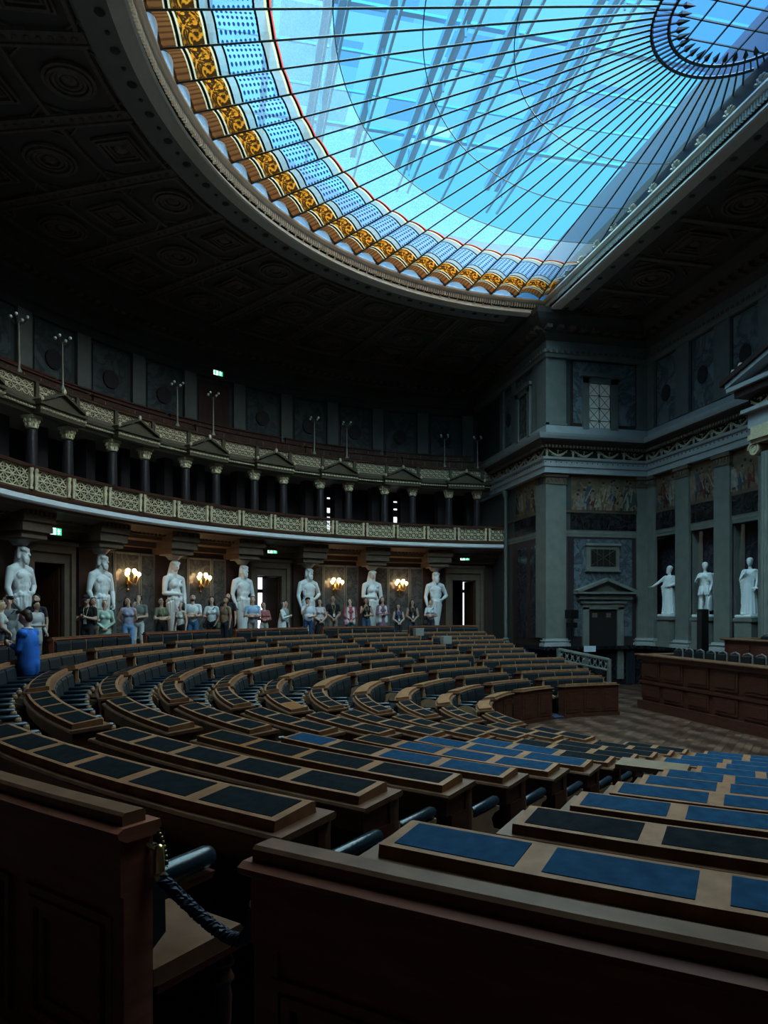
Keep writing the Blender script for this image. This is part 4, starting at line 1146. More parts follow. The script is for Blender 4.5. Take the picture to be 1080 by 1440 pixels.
def desk_block(k, t0, t1):
    r = rk(k); z = zt(k); tm = (t0 + t1) / 2; L = r * R_(t1 - t0)
    ns = max(2, round(L / .56))
    near = tm > 74 and not (k >= 7 and tm < 78)
    zi = zf(k + 1) if k < 11 else ZC               # floor on the inner side
    root = thing('desk_bench', 'curved wooden desk bench, %s row from the back, %s' % (rowname[k], secname(k, tm)), 'desk', P(r, tm, zf(k)), 'curved desk rows with inset leather pads')
    nn = max(3, int((t1 - t0) / 2))
    def dg(m): return math.degrees(m / r)
    b = MB(); b.arc([(r - .05, z - .075), (r - .06, z - .06), (r - .05, z - .045), (r + .265, z - .068), (r + .275, z - .080), (r + .265, z - .092)], t0, t1, nn); b.build('desk_top', M['woodtop'], root)
    b = MB(); b.arc([(r - .01, z - .20), (r - .01, z - .07), (r + .24, z - .085), (r + .24, z - .20)], t0 + dg(.03), t1 - dg(.03), nn); b.build('apron', M['wood'], root)
    i0, i1 = t0 + dg(.06), t1 - dg(.06)
    sheen = (k in (3, 5) and 115 < tm < 135)  # orange board colour stands in for the skylight reflecting off the middle desks
    b = MB(); b.arc([(r - .005, z - .05), (r, z - .004), (r + .02, z), (r + .232, z - .026), (r + .24, z - .072)], i0, i1, nn); b.build('writing_board', M['woodorange'] if sheen else M['board'], root)
    if near:
        w = (i1 - i0) / ns
        for s in range(ns):
            a0, a1 = i0 + w * s + dg(.042), i0 + w * (s + 1) - dg(.042)
            if (k, s) in ((6, 2),) and 85 < tm < 100:      # one wooden flap without leather
                m_ = M['woodorange']
            else:
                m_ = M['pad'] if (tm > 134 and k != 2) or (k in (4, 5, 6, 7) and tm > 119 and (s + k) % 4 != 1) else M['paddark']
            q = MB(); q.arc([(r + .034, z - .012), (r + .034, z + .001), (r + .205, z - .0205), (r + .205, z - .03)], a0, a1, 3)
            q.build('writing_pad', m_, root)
    b = MB(); b.pbox(r - .012, r + .03, t0 + dg(.02), t1 - dg(.02), zi, z - .07, nn); b.build('back_board', M['wood'], root)
    for a, s in ((t0, 1), (t1, -1)):
        q = MB(); q.pbox(r + .0, r + .2, a + s * dg(.04) - dg(.022), a + s * dg(.04) + dg(.022), zf(k), z - .2, 1); q.build('end_panel', M['wood'], root)
    if k == 11:                                     # wooden panelled front towards the floor of the house
        for s in range(ns):
            w = (t1 - t0) / ns; a0, a1 = t0 + w * (s + .12), t0 + w * (s + .88)
            q = MB(); q.pbox(r - .03, r, a0, a1, zi + .12, z - .16, 2); q.pbox(r - .045, r, a0 + w * .12, a1 - w * .12, zi + .2, z - .24, 2); q.build('front_panel', M['wood'], root)
        q = MB(); q.pbox(r - .05, r, t0, t1, zi, zi + .09, nn); q.build('plinth', M['wood'], root)
        return
    zs = zi + .43
    w = (t1 - t0 - 2 * dg(.05)) / ns
    for s in range(ns):
        a0 = t0 + dg(.05) + w * s; a1 = a0 + w
        g = dg(.025)
        q = MB(); q.arc([(r - .012, z - .062), (r - .05, z - .064), (r - .08, z - .10), (r - .10, z - .24), (r - .095, zs + .06), (r - .06, zs + .01), (r - .012, zs + .01)], a0 + g, a1 - g, 2); q.build('back_cushion', M['cushion'], root)
        q = MB(); q.arc([(r - .02, zs - .06), (r - .02, zs), (r - .40, zs + .01), (r - .43, zs - .02), (r - .42, zs - .06)], a0 + g, a1 - g, 2); st = q.build('seat', M['leather'], root)
        if near:
            for a in (a0 + 2 * g, a1 - 2 * g):
                l = MB(); p = P(r - .36, a); l.lathe([(.022, zi), (.03, zi + .1), (.02, zi + .16), (.03, zi + .3), (.03, zs - .06)], p, 6); l.build('leg', M['wood'], st)
    for s in range(ns + 1):
        a = t0 + dg(.05) + w * s
        b = MB(); b.pbox(r - .05, r - .005, a - dg(.028), a + dg(.028), zs, z - .065, 1); b.build('divider', M['armwood'] if tm < 100 else M['woodtop'], root)
        if near or s in (0, ns):
            arm(root, r - .05, a, zs, end=(s == 0 and tm < 108))
        if tm < 122: knob(root, r - .40, a, zs + .20) if near else None
for k in range(1, 12):
    for t0, t1 in blocks(k):
        tm = (t0 + t1) / 2
        if k <= 6 and tm > 150: continue
        if k == 1 and 103 < t0: pass
        desk_block(k, t0, t1)
# wooden flap bridging the foreground aisle at the eighth row
b = MB(); r = rk(7); b.arc([(r, zt(7) - .05), (r, zt(7)), (r + .24, zt(7) - .026), (r + .24, zt(7) - .07)], 132.45, 136.75, 4)
tag(b.build('aisle_flap', M['woodlight'], None), 'pale plain wooden flap bridging the aisle between two desk rows at right', 'flap')

# ---- rearmost row: tall panelled bench backs along the walkway
ROW0 = [(2.0, 13.7)] + [(15 * j + AH, 15 * (j + 1) - AH) for j in range(1, 7)] + [(105 + AH, 118.9 - AH)] + [(118.9 + AH, 133.95), (135.92, 148.5)]
def back_block(t0, t1):
    r = 13.70; z = .78; tm = (t0 + t1) / 2; zi = zf(0)
    near = tm > 119; nn = max(4, int((t1 - t0) / 1.5))
    def dg(m): return math.degrees(m / r)
    lab = ('tall panelled wooden bench back filling the foreground, at right of the roped aisle' if tm > 136 else 'tall panelled wooden bench back at lower left, its seat and armrest facing the roped aisle' if tm > 119
           else 'tall wooden bench back of the rearmost row, %s' % secname(1, tm))
    root = thing('bench_back', lab, 'bench', P(r, tm, zi), None if near else 'rearmost bench row along the walkway')
    b = MB(); b.arc([(r + .03, z - .035), (r + .03, z - .005), (r + .036, z), (r + .096, z), (r + .105, z - .008), (r + .105, z - .035)], t0, t1, nn); b.build('top_rail', M['woodtop'], root)
    b = MB(); b.arc([(r - .01, z - .055), (r - .005, z - .035), (r + .115, z - .035), (r + .135, z - .045), (r + .13, z - .06), (r + .105, z - .075), (r + .01, z - .075)], t0 - dg(.02), t1 + dg(.02), nn); b.build('moulding', M['woodfront'], root)
    b = MB(); b.pbox(r + .01, r + .09, t0 + dg(.02), t1 - dg(.02), zi, z - .07, nn)
    b.arc([(r + .085, z - .24), (r + .11, z - .225), (r + .11, z - .07), (r + .085, z - .07)], t0, t1, nn)
    b.build('back_board', M['woodfront'], root)
    ns = max(2, round(13.6 * R_(t1 - t0) / .56)); w = (t1 - t0) / ns
    if near:
        for s in range(ns):
            a0, a1 = t0 + w * s, t0 + w * (s + 1)
            b = MB()
            for o, d0 in ((.05, .014), (.09, .022), (.13, .012)):
                q0, q1 = a0 + dg(o), a1 - dg(o); zz0, zz1 = zi + .12 + o, z - .26 - o * .7
                for u0, u1, v0, v1 in ((q0, q0 + dg(.025), zz0, zz1), (q1 - dg(.025), q1, zz0, zz1), (q0, q1, zz0, zz0 + .025), (q0, q1, zz1 - .025, zz1)):
                    b.pbox(r + .08, r + .09 + d0, u0, u1, v0, v1, 1)
            b.build('raised_panel', M['woodfront'], root)
        b = MB(); b.arc([(r + .08, zi), (r + .125, zi), (r + .125, zi + .10), (r + .105, zi + .13), (r + .08, zi + .13)], t0, t1, nn); b.build('plinth', M['woodfront'], root)
    for a, s in ((t0, 1), (t1, -1)):
        b = MB(); b.pbox(r + .005, r + .1, a + s * dg(.0), a + s * dg(.07), zi, z - .07, 1); b.build('end_post', M['woodfront'], root)
    zs = zi + .43
    for s in range(ns):
        a0, a1 = t0 + w * s, t0 + w * (s + 1); g = dg(.025)
        if near:
            q = MB(); q.arc([(r - .0, zs - .05), (r - .0, zs), (r - .34, zs + .005), (r - .36, zs - .015), (r - .35, zs - .05)], a0 + dg(.003), a1 - dg(.003), 2); st = q.build('seat', M['woodtop'], root)
            q = MB(); q.arc([(r - .01, zs - .075), (r - .01, zs - .05), (r - .33, zs - .05), (r - .37, zs - .055), (r - .37, zs - .07)], a0, a1, 2); q.build('seat_moulding', M['wood'], st)
            for a in (a0 + 2 * g, a1 - 2 * g):
                l = MB(); p = P(r - .31, a)
                l.lathe([(.02, zi), (.035, zi + .03), (.022, zi + .06), (.028, zi + .2), (.022, zi + .24), (.035, zi + .26), (.022, zi + .29), (.035, zi + .31), (.022, zi + .34), (.032, zi + .36), (.03, zs - .07)], p, 10); l.build('leg', M['wood'], st, 50)
            q = MB(); q.arc([(r + .01, z - .12), (r - .03, z - .12), (r - .055, z - .16), (r - .06, zs + .08), (r + .01, zs + .03)], a0 + g, a1 - g, 2); q.build('back_cushion', M['cushion'], root)
        else:
            q = MB(); q.arc([(r + .01, z - .08), (r - .04, z - .09), (r - .06, z - .14), (r - .06, zs + .06), (r + .01, zs + .02)], a0 + g, a1 - g, 2); q.build('back_cushion', M['cushion'], root)
            q = MB(); q.arc([(r, zs - .05), (r, zs), (r - .36, zs), (r - .36, zs - .05)], a0 + g, a1 - g, 1); q.build('seat', M['leather'], root)
    for s in range(ns + 1):
        ins = .115 if near else .045
        a = t0 + dg(ins) + (t1 - t0 - 2 * dg(ins)) * s / ns
        if near:
            rad = P(1, a); tan = Vector((-rad.y, rad.x, 0))
            Mx = Matrix.Translation(P(r, a, zs)) @ Matrix(((-rad.x, 0, tan.x, 0), (-rad.y, 0, tan.y, 0), (0, 1, 0, 0), (0, 0, 0, 1)))
            b = MB(); b.prism([(-.01, .0), (.05, .0), (.045, .10), (.08, .14), (.30, .15), (.31, .17), (-.01, .17)], Mx, .05)
            o = b.build('armrest', M['wood'], root)
            c = MB(); c.capsule(P(r - .02, a, zs + .205), P(r - .29, a, zs + .215), .036, .036, 12); c.build('arm_pad', M['armpad'], o, 50)
            # nailed leather wing between backrest and arm
            pts = [P(r - .012 - .11 * sin(pi / 2 * u / 8), a, zs + .40 - .17 * (1 - cos(pi / 2 * u / 8)) - .0) for u in range(9)]
            c = MB(); c.tube(pts, .018, 6); wing = c.build('leather_wing', M['armpad'], root, 50)
            c = MB()
            for u in range(17):
                f = u / 2; i_ = min(7, int(f)); p = pts[i_].lerp(pts[i_ + 1], f - i_); c.ball(p + tan * (-.018) + Vector((0, 0, .006)), .0045, 5, 4)
            for u in range(17):
                f = u / 2; i_ = min(7, int(f)); p = pts[i_].lerp(pts[i_ + 1], f - i_); c.ball(p + tan * .018 + Vector((0, 0, .006)), .0045, 5, 4)
            c.build('brass_nails', M['brass'], wing)
        else:
            b = MB(); b.pbox(r - .04, r + .01, a - dg(.02), a + dg(.02), zs, z - .08, 1); b.build('divider', M['armwood'], root)
for t0, t1 in ROW0: back_block(t0, t1)

# rope across the aisle, with its brass hooks
rp = thing('barrier_rope', 'dark blue twisted rope slung across the foreground aisle between two bench ends', 'rope', P(13.6, 135.1, .5))
a, c = P(13.70, 134.04, .585), P(13.72, 135.66, .6)
pts = [a.lerp(c, u / 24) + P(1, 135) * (-.10 * sin(pi * u / 24)) + Vector((0, 0, -.17 * sin(pi * u / 24))) for u in range(25)]
b = MB()
for s in range(3):
    q = []
    for u in range(97):
        f = u / 4; i_ = min(23, int(f)); p = pts[i_].lerp(pts[i_ + 1], f - i_)
        d = (pts[i_ + 1] - pts[i_]).normalized(); n1 = d.cross(Vector((0, 0, 1))).normalized(); n2 = n1.cross(d)
        w = u * .9 + s * 2 * pi / 3
        q.append(p + (n1 * cos(w) + n2 * sin(w)) * .010)
    b.tube(q, .011, 5)
b.build('twisted_cord', M['rope'], rp, 60)
for e, t_ in ((a, 133.93), (c, 135.94)):
    b = MB(); b.capsule(e, e + Vector((0, 0, .075)), .016, .014, 8); b.ball(e, .02, 8, 6); b.tube([e + Vector((0, 0, .07)), P(13.725, t_, e.z + .09)], .008, 5); b.build('brass_end', M['brass'], rp, 60)

# ================================================================ TRIBUNE
pod = thing('front_tribune', 'long red-brown panelled wooden tribune counter before the statues at right', 'counter', (0, -1.6, ZC))
b = MB(); b.box((0, -1.5, (ZC + .05) / 2), (11.6, .14, .05 - ZC)); 
for s in (-1, 1): b.box((s * 5.73, -2.1, (ZC + .05) / 2), (.14, 1.3, .05 - ZC))
b.build('front_board', M['wood'], pod)
b = MB(); b.box((0, -1.46, .12), (11.95, .36, .06), 0, None, .02)
for s in (-1, 1): b.box((s * 5.73, -2.15, .12), (.36, 1.4, .06), 0, None, .02)
b.build('top_rail', M['woodtop'], pod)
b = MB(); b.box((0, -1.44, .04), (11.9, .2, .1)); b.box((0, -1.42, ZC + .12), (11.9, .12, .24)); b.box((0, -1.425, -.62), (11.84, .08, .06)); b.build('mouldings', M['wood'], pod)
for i in range(12):
    x = 5.4 - i * .98
    for z0, z1 in ((-.52, -.04), (ZC + .3, -.68)):
        b = MB()
        for g, d in ((0, .02), (.07, .035)):
            b.box((x, -1.425, (z0 + z1) / 2), (.8 - 2 * g, d * 2, z1 - z0 - 2 * g))
        b.build('panel', M['wood'], pod)
pod2 = thing('upper_tribune', 'higher red-brown wooden desk front rising behind the tribune at the right edge', 'counter', (0, -3.1, ZC))
b = MB(); b.box((0, -3.1, (ZC + .55) / 2), (9.1, .14, .55 - ZC)); b.box((4.5, -3.5, (ZC + .55) / 2), (.14, .9, .55 - ZC)); b.build('front_board', M['wood'], pod2)
b = MB(); b.box((0, -3.1, .58), (9.3, .3, .06), 0, None, .02); b.box((4.5, -3.5, .58), (.3, 1.0, .06), 0, None, .02); b.build('top_rail', M['woodtop'], pod2)
for i in range(9):
    b = MB(); b.box((4.0 - i * 1.0, -3.02, .1), (.75, .05, .7)); b.build('panel', M['wood'], pod2)
b = MB(); b.box((0, -2.75, ZC + .3), (11.5, 2.3, .6)); struct('floor_tribune', b, M['parquet'])
def pod_chair(x, y, z, label, grp):
    t = thing('tribune_chair', label, 'chair', (x, y, z), grp)
    b = MB(); pts = [(x - .16, y, z + .55), (x - .17, y, z + .85), (x - .14, y - .02, z + 1.04), (x, y - .03, z + 1.08), (x + .14, y - .02, z + 1.04), (x + .17, y, z + .85), (x + .16, y, z + .55)]
    b.tube(pts, .022, 6); b.build('back_frame', M['chairframe'], t, 50)
    b = MB(); b.box((x, y + .01, z + .80), (.30, .07, .46), 0, None, .03); b.build('backrest', M['leather'], t)
    b = MB(); b.box((x, y - .25, z + .46), (.36, .5, .09), 0, None, .03); b.build('seat', M['leather'], t)
    for sx in (-.14, .14):
        for sy in (-.45, -.03):
            b = MB(); b.tube([(x + sx, y + sy, z), (x + sx, y + sy, z + .42)], [.018, .024], 6); b.build('leg', M['wood'], t)
for i, (x, zz) in enumerate(((5.3, .33), (4.87, .31), (4.44, .28), (4.01, .26), (3.58, .24), (3.15, .22), (2.72, .2), (2.29, .17))):
    pod_chair(x, -2.2, -.76, 'black leather chair with pale frame behind the tribune counter, %s from the left' % ORD[i], 'chairs behind the tribune')
pod_chair(3.9, -3.75, -.35, 'black chair behind the higher tribune desk at the right edge', 'chairs behind the higher tribune')
b = MB(); b.box((0, -4.0, -.58), (9.0, 1.9, .45)); struct('floor_tribune_upper', b, M['parquet'])
t = thing('speaker_column', 'tall slim black loudspeaker column standing behind the tribune before the second statue', 'loudspeaker', (5.05, -2.75, -.76))
b = MB(); b.box((5.05, -2.75, .32), (.24, .18, 2.1), 0, None, .02); b.build('cabinet', M['iron'], t)
b = MB(); b.box((5.05, -2.65, .6), (.19, .02, 1.4)); b.build('grille', M['leather'], t)
b = MB(); b.box((5.05, -2.75, -.74), (.42, .36, .04)); b.build('foot', M['iron'], t)
t = thing('speaker_stand', 'black loudspeaker on a thin stand beside the pier and the side door', 'loudspeaker', (11.1, -2.05, ZC))
b = MB(); b.tube([(11.1, -2.05, ZC + .05), (11.1, -2.05, 1.0)], .025, 6); b.build('pole', M['iron'], t)
b = MB(); b.box((11.1, -2.05, 1.2), (.3, .36, .32), .3, None, .02); b.box((11.1, -2.05, .82), (.24, .3, .2), .3, None, .02); b.build('cabinet', M['iron'], t)
b = MB(); b.lathe([(.2, 0), (.2, .03), (.04, .06)], (11.1, -2.05, ZC), 10); b.build('base', M['iron'], t)
t = thing('info_board', 'small pale notice sheet on a black stand by the stair rail', 'notice', (10.75, -2.55, ZC))
b = MB(); b.box((10.75, -2.55, .0), (.03, .44, .2)); b.build('sheet', M['paper'], t)
b = MB(); b.tube([(10.78, -2.55, ZC), (10.78, -2.55, -.08)], .02, 6); b.build('stand', M['iron'], t)
# stair balustrade by the pier
st = thing('stair_balustrade', 'grey openwork balustrade sloping down beside the steps at the pier', 'balustrade', (10.9, -2.4, -.9))
A, B = Vector((11.0, -1.5, -.02)), Vector((10.35, -3.05, -.36))
b = MB(); b.tube([A, B], .06, 6); b.build('handrail', M['stone'], st)
b = MB(); b.tube([A - Vector((0, 0, .36)), B - Vector((0, 0, .36))], .04, 6); b.build('bottom_rail', M['stone'], st)
for i in range(9):
    p0 = A.lerp(B, i / 9); p1 = A.lerp(B, (i + 1) / 9)
    b = MB(); b.tube([p0, p1 - Vector((0, 0, .36))], .02, 5); b.tube([p1, p0 - Vector((0, 0, .36))], .02, 5); b.ball((p0 + p1) / 2 - Vector((0, 0, .18)), .05, 6, 5); b.build('openwork', M['stone'], st)
for q in (A, B):
    b = MB(); b.box((q.x, q.y, (q.z + .03 + ZC) / 2), (.11, .11, q.z + .03 - ZC)); b.build('newel_post', M['stone'], st)
b = MB()
for i in range(6): b.box((11.3, -1.6 - i * .35, ZC + .5 - i * .085), (.7, .36, 1.0 - i * .17))
struct('floor_stairs', b, M['stonedark'])
t = thing('blue_door_curtain', 'narrow dark blue curtain hanging at the right of the side door', 'curtain', (X0 - .15, -4.6, -1.1))
b = MB()
for i in range(5): b.tube([(X0 - .18, -4.42 - i * .07, ZC + .02), (X0 - .18, -4.42 - i * .07, .08)], .045, 6)
b.build('folds', mat('navy_curtain', (.008, .012, .026), .9), t, 60)
for i, (k, t0) in enumerate(((2, 16.0), (4, 15.6))):  # bench end panels catching light, added as separate pale blocks
    q = P(rk(k) + .12, t0, zt(k))
    b = MB(); b.box((q.x, q.y, q.z + .13), (.2, .32, .25), R_(t0), None, .01)
    tag(b.build('document_box', M['boxcard'], None), ['pale upright box at a far bench end below the rightmost statue', 'pale box at a bench end two rows in front of the other box'][i], 'box')
# ================================================================ FIGURES (one continuous skin per body)
class Body:
    """solids blended into one continuous surface"""
    def __init__(self): self.p = []
    def cap(self, a, b, ra, rb, m=0): self.p.append((0, Vector(a), Vector(b), ra, rb, m)); return self
    def ell(self, c, r, m=0, rot=None): self.p.append((1, Vector(c), Vector(r), rot or Matrix.Identity(3), 0, m)); return self
    def mesh(self, name, mats, T, voxel, smooth_it=2):
        b = MB()
        for q in self.p:
            if q[0] == 0: b.capsule(q[1], q[2], q[3], q[4], 16)
            else: b.ball(q[1], tuple(q[2]), 18, 12, None, q[3])
        me = bpy.data.meshes.new('tmp'); me.from_pydata(b.v, [], b.f)
        bm = bmesh.new(); bm.from_mesh(me); bmesh.ops.recalc_face_normals(bm, faces=bm.faces[:]); bm.to_mesh(me); bm.free()
        o = bpy.data.objects.new('tmp', me); COL.objects.link(o)
        md = o.modifiers.new('r', 'REMESH'); md.mode = 'VOXEL'; md.voxel_size = voxel; md.use_smooth_shade = True
        if smooth_it:
            sm = o.modifiers.new('s', 'SMOOTH'); sm.factor = .5; sm.iterations = smooth_it
        dg = bpy.context.evaluated_depsgraph_get()
        out = bpy.data.meshes.new_from_object(o.evaluated_get(dg)); out.name = name
        bpy.data.objects.remove(o); bpy.data.meshes.remove(me)
        for m in mats: out.materials.append(m)
        n = len(out.vertices); co = np.empty(n * 3); out.vertices.foreach_get('co', co); co = co.reshape(-1, 3)
        if len(mats) > 1:
            best = np.full(n, 1e9); mi = np.zeros(n, dtype=int)
            for q in self.p:
                if q[0] == 0:
                    a, c = np.array(q[1]), np.array(q[2]); d = c - a; L = max(1e-9, d @ d)
                    t = np.clip(((co - a) @ d) / L, 0, 1); ds = np.linalg.norm(co - a - t[:, None] * d, axis=1) - (q[3] + (q[4] - q[3]) * t)
                else:
                    R3 = np.array(q[3]); r = np.array(q[2]); k = ((co - np.array(q[1])) @ R3) / r
                    kn = np.linalg.norm(k, axis=1); ds = (kn - 1) * r.min()
                w = ds < best; best[w] = ds[w]; mi[w] = q[5]
            vi = np.empty(len(out.loops), dtype=int); out.loops.foreach_get('vertex_index', vi)
            ls = np.empty(len(out.polygons), dtype=int); out.polygons.foreach_get('loop_start', ls)
            out.polygons.foreach_set('material_index', mi[vi[ls]].astype(np.int32))
        out.transform(T)
        out.polygons.foreach_set('use_smooth', [True] * len(out.polygons)); out.update()
        return out
def link(me, name, parent, loc):
    o = bpy.data.objects.new(name, me); COL.objects.link(o)
    if parent is not None: o.parent = parent
    else: o.location = loc
    return o

def hand(b, w, d, fwd, side, m, curl=.5, s=1.0):
    """palm, four bent fingers of unequal length and a thumb; d = pointing direction, fwd = palm normal"""
    d = d.normalized(); f = (fwd - d * fwd.dot(d)).normalized(); l = d.cross(f)
    b.ell(w + d * .045 * s, (.022 * s, .04 * s, .045 * s), m, Matrix((f, l, d)).transposed())
    for i, (o, L) in enumerate(((-.03, .068), (-.01, .078), (.01, .074), (.03, .058))):
        k = w + d * .082 * s + l * o * s; j = k + (d * (1 - curl * .4) + f * curl * .6).normalized() * L * .5 * s
        e = j + (d * (1 - curl) + f * curl).normalized() * L * .5 * s
        b.cap(k, j, .0095 * s, .009 * s, m); b.cap(j, e, .009 * s, .0075 * s, m)
    t0 = w + d * .03 * s + l * side * .035 * s; t1 = t0 + (d * .6 + l * side * .7 + f * .3).normalized() * .035 * s
    b.cap(t0, t1, .012 * s, .010 * s, m); b.cap(t1, t1 + (d * .8 + f * .4).normalized() * .028 * s, .010 * s, .008 * s, m)

SKIN = [mat('skin_light', (.62, .40, .31), .5), mat('skin_tan', (.48, .29, .21), .5), mat('skin_deep', (.30, .17, .12), .5)]
HAIR = {'black': mat('black_hair', (.012, .011, .011), .45), 'brown': mat('brown_hair', (.05, .03, .02), .5), 'blonde': mat('blonde_hair', (.40, .29, .16), .5), 'grey': mat('grey_brown_hair', (.20, .16, .13), .5)}
EYEM = mat('eye_dark', (.02, .015, .012), .2); LIPM = mat('lip', (.40, .16, .14), .5)
_cm = {}
def cloth(c, rough=.85):
    k = tuple(c)
    if k not in _cm: _cm[k] = mat('cloth_%d' % len(_cm), c, rough, noise=14, col2=tuple(x * .82 for x in c), bump=.1)
    return _cm[k]

def person(loc, H, face, label, top, legs, hair='black', longhair=False, arms='down', sleeve='short', skirt=False, shorts=False, skin=0, tilt=.35, turn=0, cap=None, beard=False, badge=False, bag=None, glasses=False, coat=None, headset=False, sit=0.0, extra=None, woman=False, jacket_back=False):
    s = H / 1.75
    root = thing('person', label, 'person', loc, 'visitors standing behind the benches' if not jacket_back else None)
    b = Body(); SK, TP, LG, SH = 0, 1, 2, 3
    sw = .165 if woman else .195
    # legs and feet
    for sd in (-1, 1):
        hip, kn, an = Vector((.088 * sd, 0, .90)), Vector((.095 * sd, .015, .50)), Vector((.10 * sd, -.02, .09))
        lm = LG if not (skirt or shorts) else SK
        b.cap(hip, kn, .083, .058, LG if (shorts or not skirt) else SK); b.cap(kn, an, .056, .038, lm)
        b.cap(an + Vector((0, -.03, -.04)), an + Vector((.02 * sd, .15, -.055)), .042, .034, SH)
    if skirt: b.cap((0, 0, .95), (0, 0, .52), .14, .21, LG)
    b.ell((0, 0, .95), (.158, .115, .13), LG)
    # torso
    b.cap((0, 0, 1.02), (0, 0, 1.14), .118 if woman else .13, .122 if woman else .135, TP)
    b.ell((0, .01, 1.12), (.142 if woman else .16, .108, .17), TP); b.ell((0, .012, 1.29), (sw - .01, .115, .16), TP)
    if woman:
        for sd in (-1, 1): b.ell((.07 * sd, .095, 1.27), (.062, .055, .062), TP)
    b.cap((-sw + .02, 0, 1.415), (sw - .02, 0, 1.415), .058, .058, TP if sleeve != 'none' else (TP))
    b.cap((0, -.01, 1.42), (0, .015, 1.53), .057, .05, SK)
    if jacket_back:
        b.ell((0, 0, 1.26), (.215, .145, .2), TP); b.ell((0, -.01, 1.05), (.19, .14, .3), TP); b.ell((0, -.012, .90), (.20, .155, .15), TP)
        for sd in (-1, 1): b.cap((.075 * sd, -.005, 1.26), (.075 * sd, -.015, .86), .128, .135, TP)
        for sd in (-1, 1): b.cap((.06 * sd, -.02, .92), (.075 * sd, -.02, .80), .125, .125, TP); b.ell((.2 * sd, 0, 1.39), (.075, .08, .08), TP)
    if coat:
        b.cap((0, -.01, 1.0), (0, -.01, .74), .15, .17, TP)
    # head
    Rh = Matrix.Rotation(tilt, 3, 'X') @ Matrix.Identity(3)
    Rt = Matrix.Rotation(turn, 3, 'Z') @ Rh
    pv = Vector((0, .01, 1.52))
    def hp(v): return pv + Rt @ Vector(v)
    b.ell(hp((0, .005, .135)), (.074, .092, .108), SK, Rt); b.ell(hp((0, .035, .075)), (.055, .06, .065), SK, Rt)
    b.cap(hp((0, .09, .135)), hp((0, .112, .105)), .012, .017, SK)
    for sd in (-1, 1): b.ell(hp((.075 * sd, 0, .125)), (.013, .022, .032), SK, Rt)
    # arms
    def armset(sd, E, W, hd, hn, curl=.5):
        S = Vector((sw * sd, 0, 1.405))
        um = {'none': SK, 'short': TP, 'long': TP}[sleeve]
        mid = S.lerp(E, .6)
        b.cap(S, mid, .058, .050, um); b.cap(mid, E, .046, .042, TP if sleeve == 'long' else SK)
        b.cap(E, W, .042, .029, TP if sleeve == 'long' else SK)
        hand(b, W, hd, hn, -sd, SK, curl)
    if arms == 'down':
        for sd in (-1, 1): armset(sd, Vector((.245 * sd, -.02, 1.12)), Vector((.255 * sd, .04, .87)), Vector((0, .1, -1)), Vector((-sd, .2, 0)))
    elif arms == 'folded':
        armset(1, Vector((.24, .06, 1.13)), Vector((-.02, .20, 1.16)), Vector((-1, .05, .1)), Vector((0, -1, 0)), .3)
        armset(-1, Vector((-.24, .06, 1.13)), Vector((.02, .23, 1.10)), Vector((1, .0, .1)), Vector((0, -1, 0)), .4)
    elif arms == 'clasped':
        for sd in (-1, 1): armset(sd, Vector((.24 * sd, .02, 1.12)), Vector((.045 * sd, .19, .96)), Vector((-sd * .7, .3, -.5)), Vector((-sd * .3, -1, 0)))
    elif arms == 'back':
        for sd in (-1, 1): armset(sd, Vector((.26 * sd, -.10, 1.15)), Vector((.07 * sd, -.18, .95)), Vector((-sd, -.1, -.4)), Vector((0, 1, 0)))
    elif arms == 'phone':
        armset(1, Vector((.23, .06, 1.14)), Vector((.06, .26, 1.22)), Vector((-.3, .8, .4)), Vector((-1, 0, 0)), .6)
        armset(-1, Vector((-.23, .05, 1.14)), Vector((-.05, .25, 1.20)), Vector((.3, .8, .4)), Vector((1, 0, 0)), .6)
    elif arms == 'raise':
        armset(1, Vector((.25, .16, 1.46)), Vector((.09, .28, 1.66)), Vector((-.1, .2, 1)), Vector((0, 1, 0)), .4)
        armset(-1, Vector((-.25, .16, 1.44)), Vector((-.08, .30, 1.62)), Vector((.1, .2, 1)), Vector((0, 1, 0)), .4)
    elif arms == 'oneup':
        armset(1, Vector((.23, .10, 1.20)), Vector((.10, .16, 1.42)), Vector((-.4, .1, 1)), Vector((-.3, -1, 0)), .6)
        armset(-1, Vector((-.24, .05, 1.13)), Vector((-.02, .20, 1.10)), Vector((1, .1, 0)), Vector((0, -1, 0)), .4)
    elif arms == 'hold':
        armset(1, Vector((.24, .04, 1.13)), Vector((.10, .27, 1.12)), Vector((-.35, .9, .1)), Vector((-1, 0, .2)), .6)
        armset(-1, Vector((-.24, .0, 1.12)), Vector((-.17, .18, .93)), Vector((.2, .6, -.6)), Vector((1, 0, 0)), .4)
    T = Matrix.Rotation(face, 4, 'Z') @ Matrix.Scale(s, 4)
    mats = [SKIN[skin], cloth(top), cloth(legs), cloth((.05, .045, .045))]
    body = link(b.mesh('body', mats, T, .0125 if jacket_back else .016, 10 if jacket_back else 3), 'body', root, None)
    # eyes, brows and mouth
    e = MB(); e.T = Matrix.Rotation(face, 4, 'Z') @ Matrix.Scale(s, 4)
    for sd in (-1, 1):
        e.ball(hp((.031 * sd, .086, .142)), (.011, .007, .006), 6, 5); e.capsule(hp((.020 * sd, .089, .163)), hp((.044 * sd, .082, .164)), .003, .003, 5)
    e.build('eyes', EYEM, None).parent = root
    e = MB(); e.T = T; e.capsule(hp((-.022, .092, .070)), hp((.022, .092, .070)), .007, .007, 5); e.build('mouth', LIPM, None).parent = root
    # hair
    h = Body()
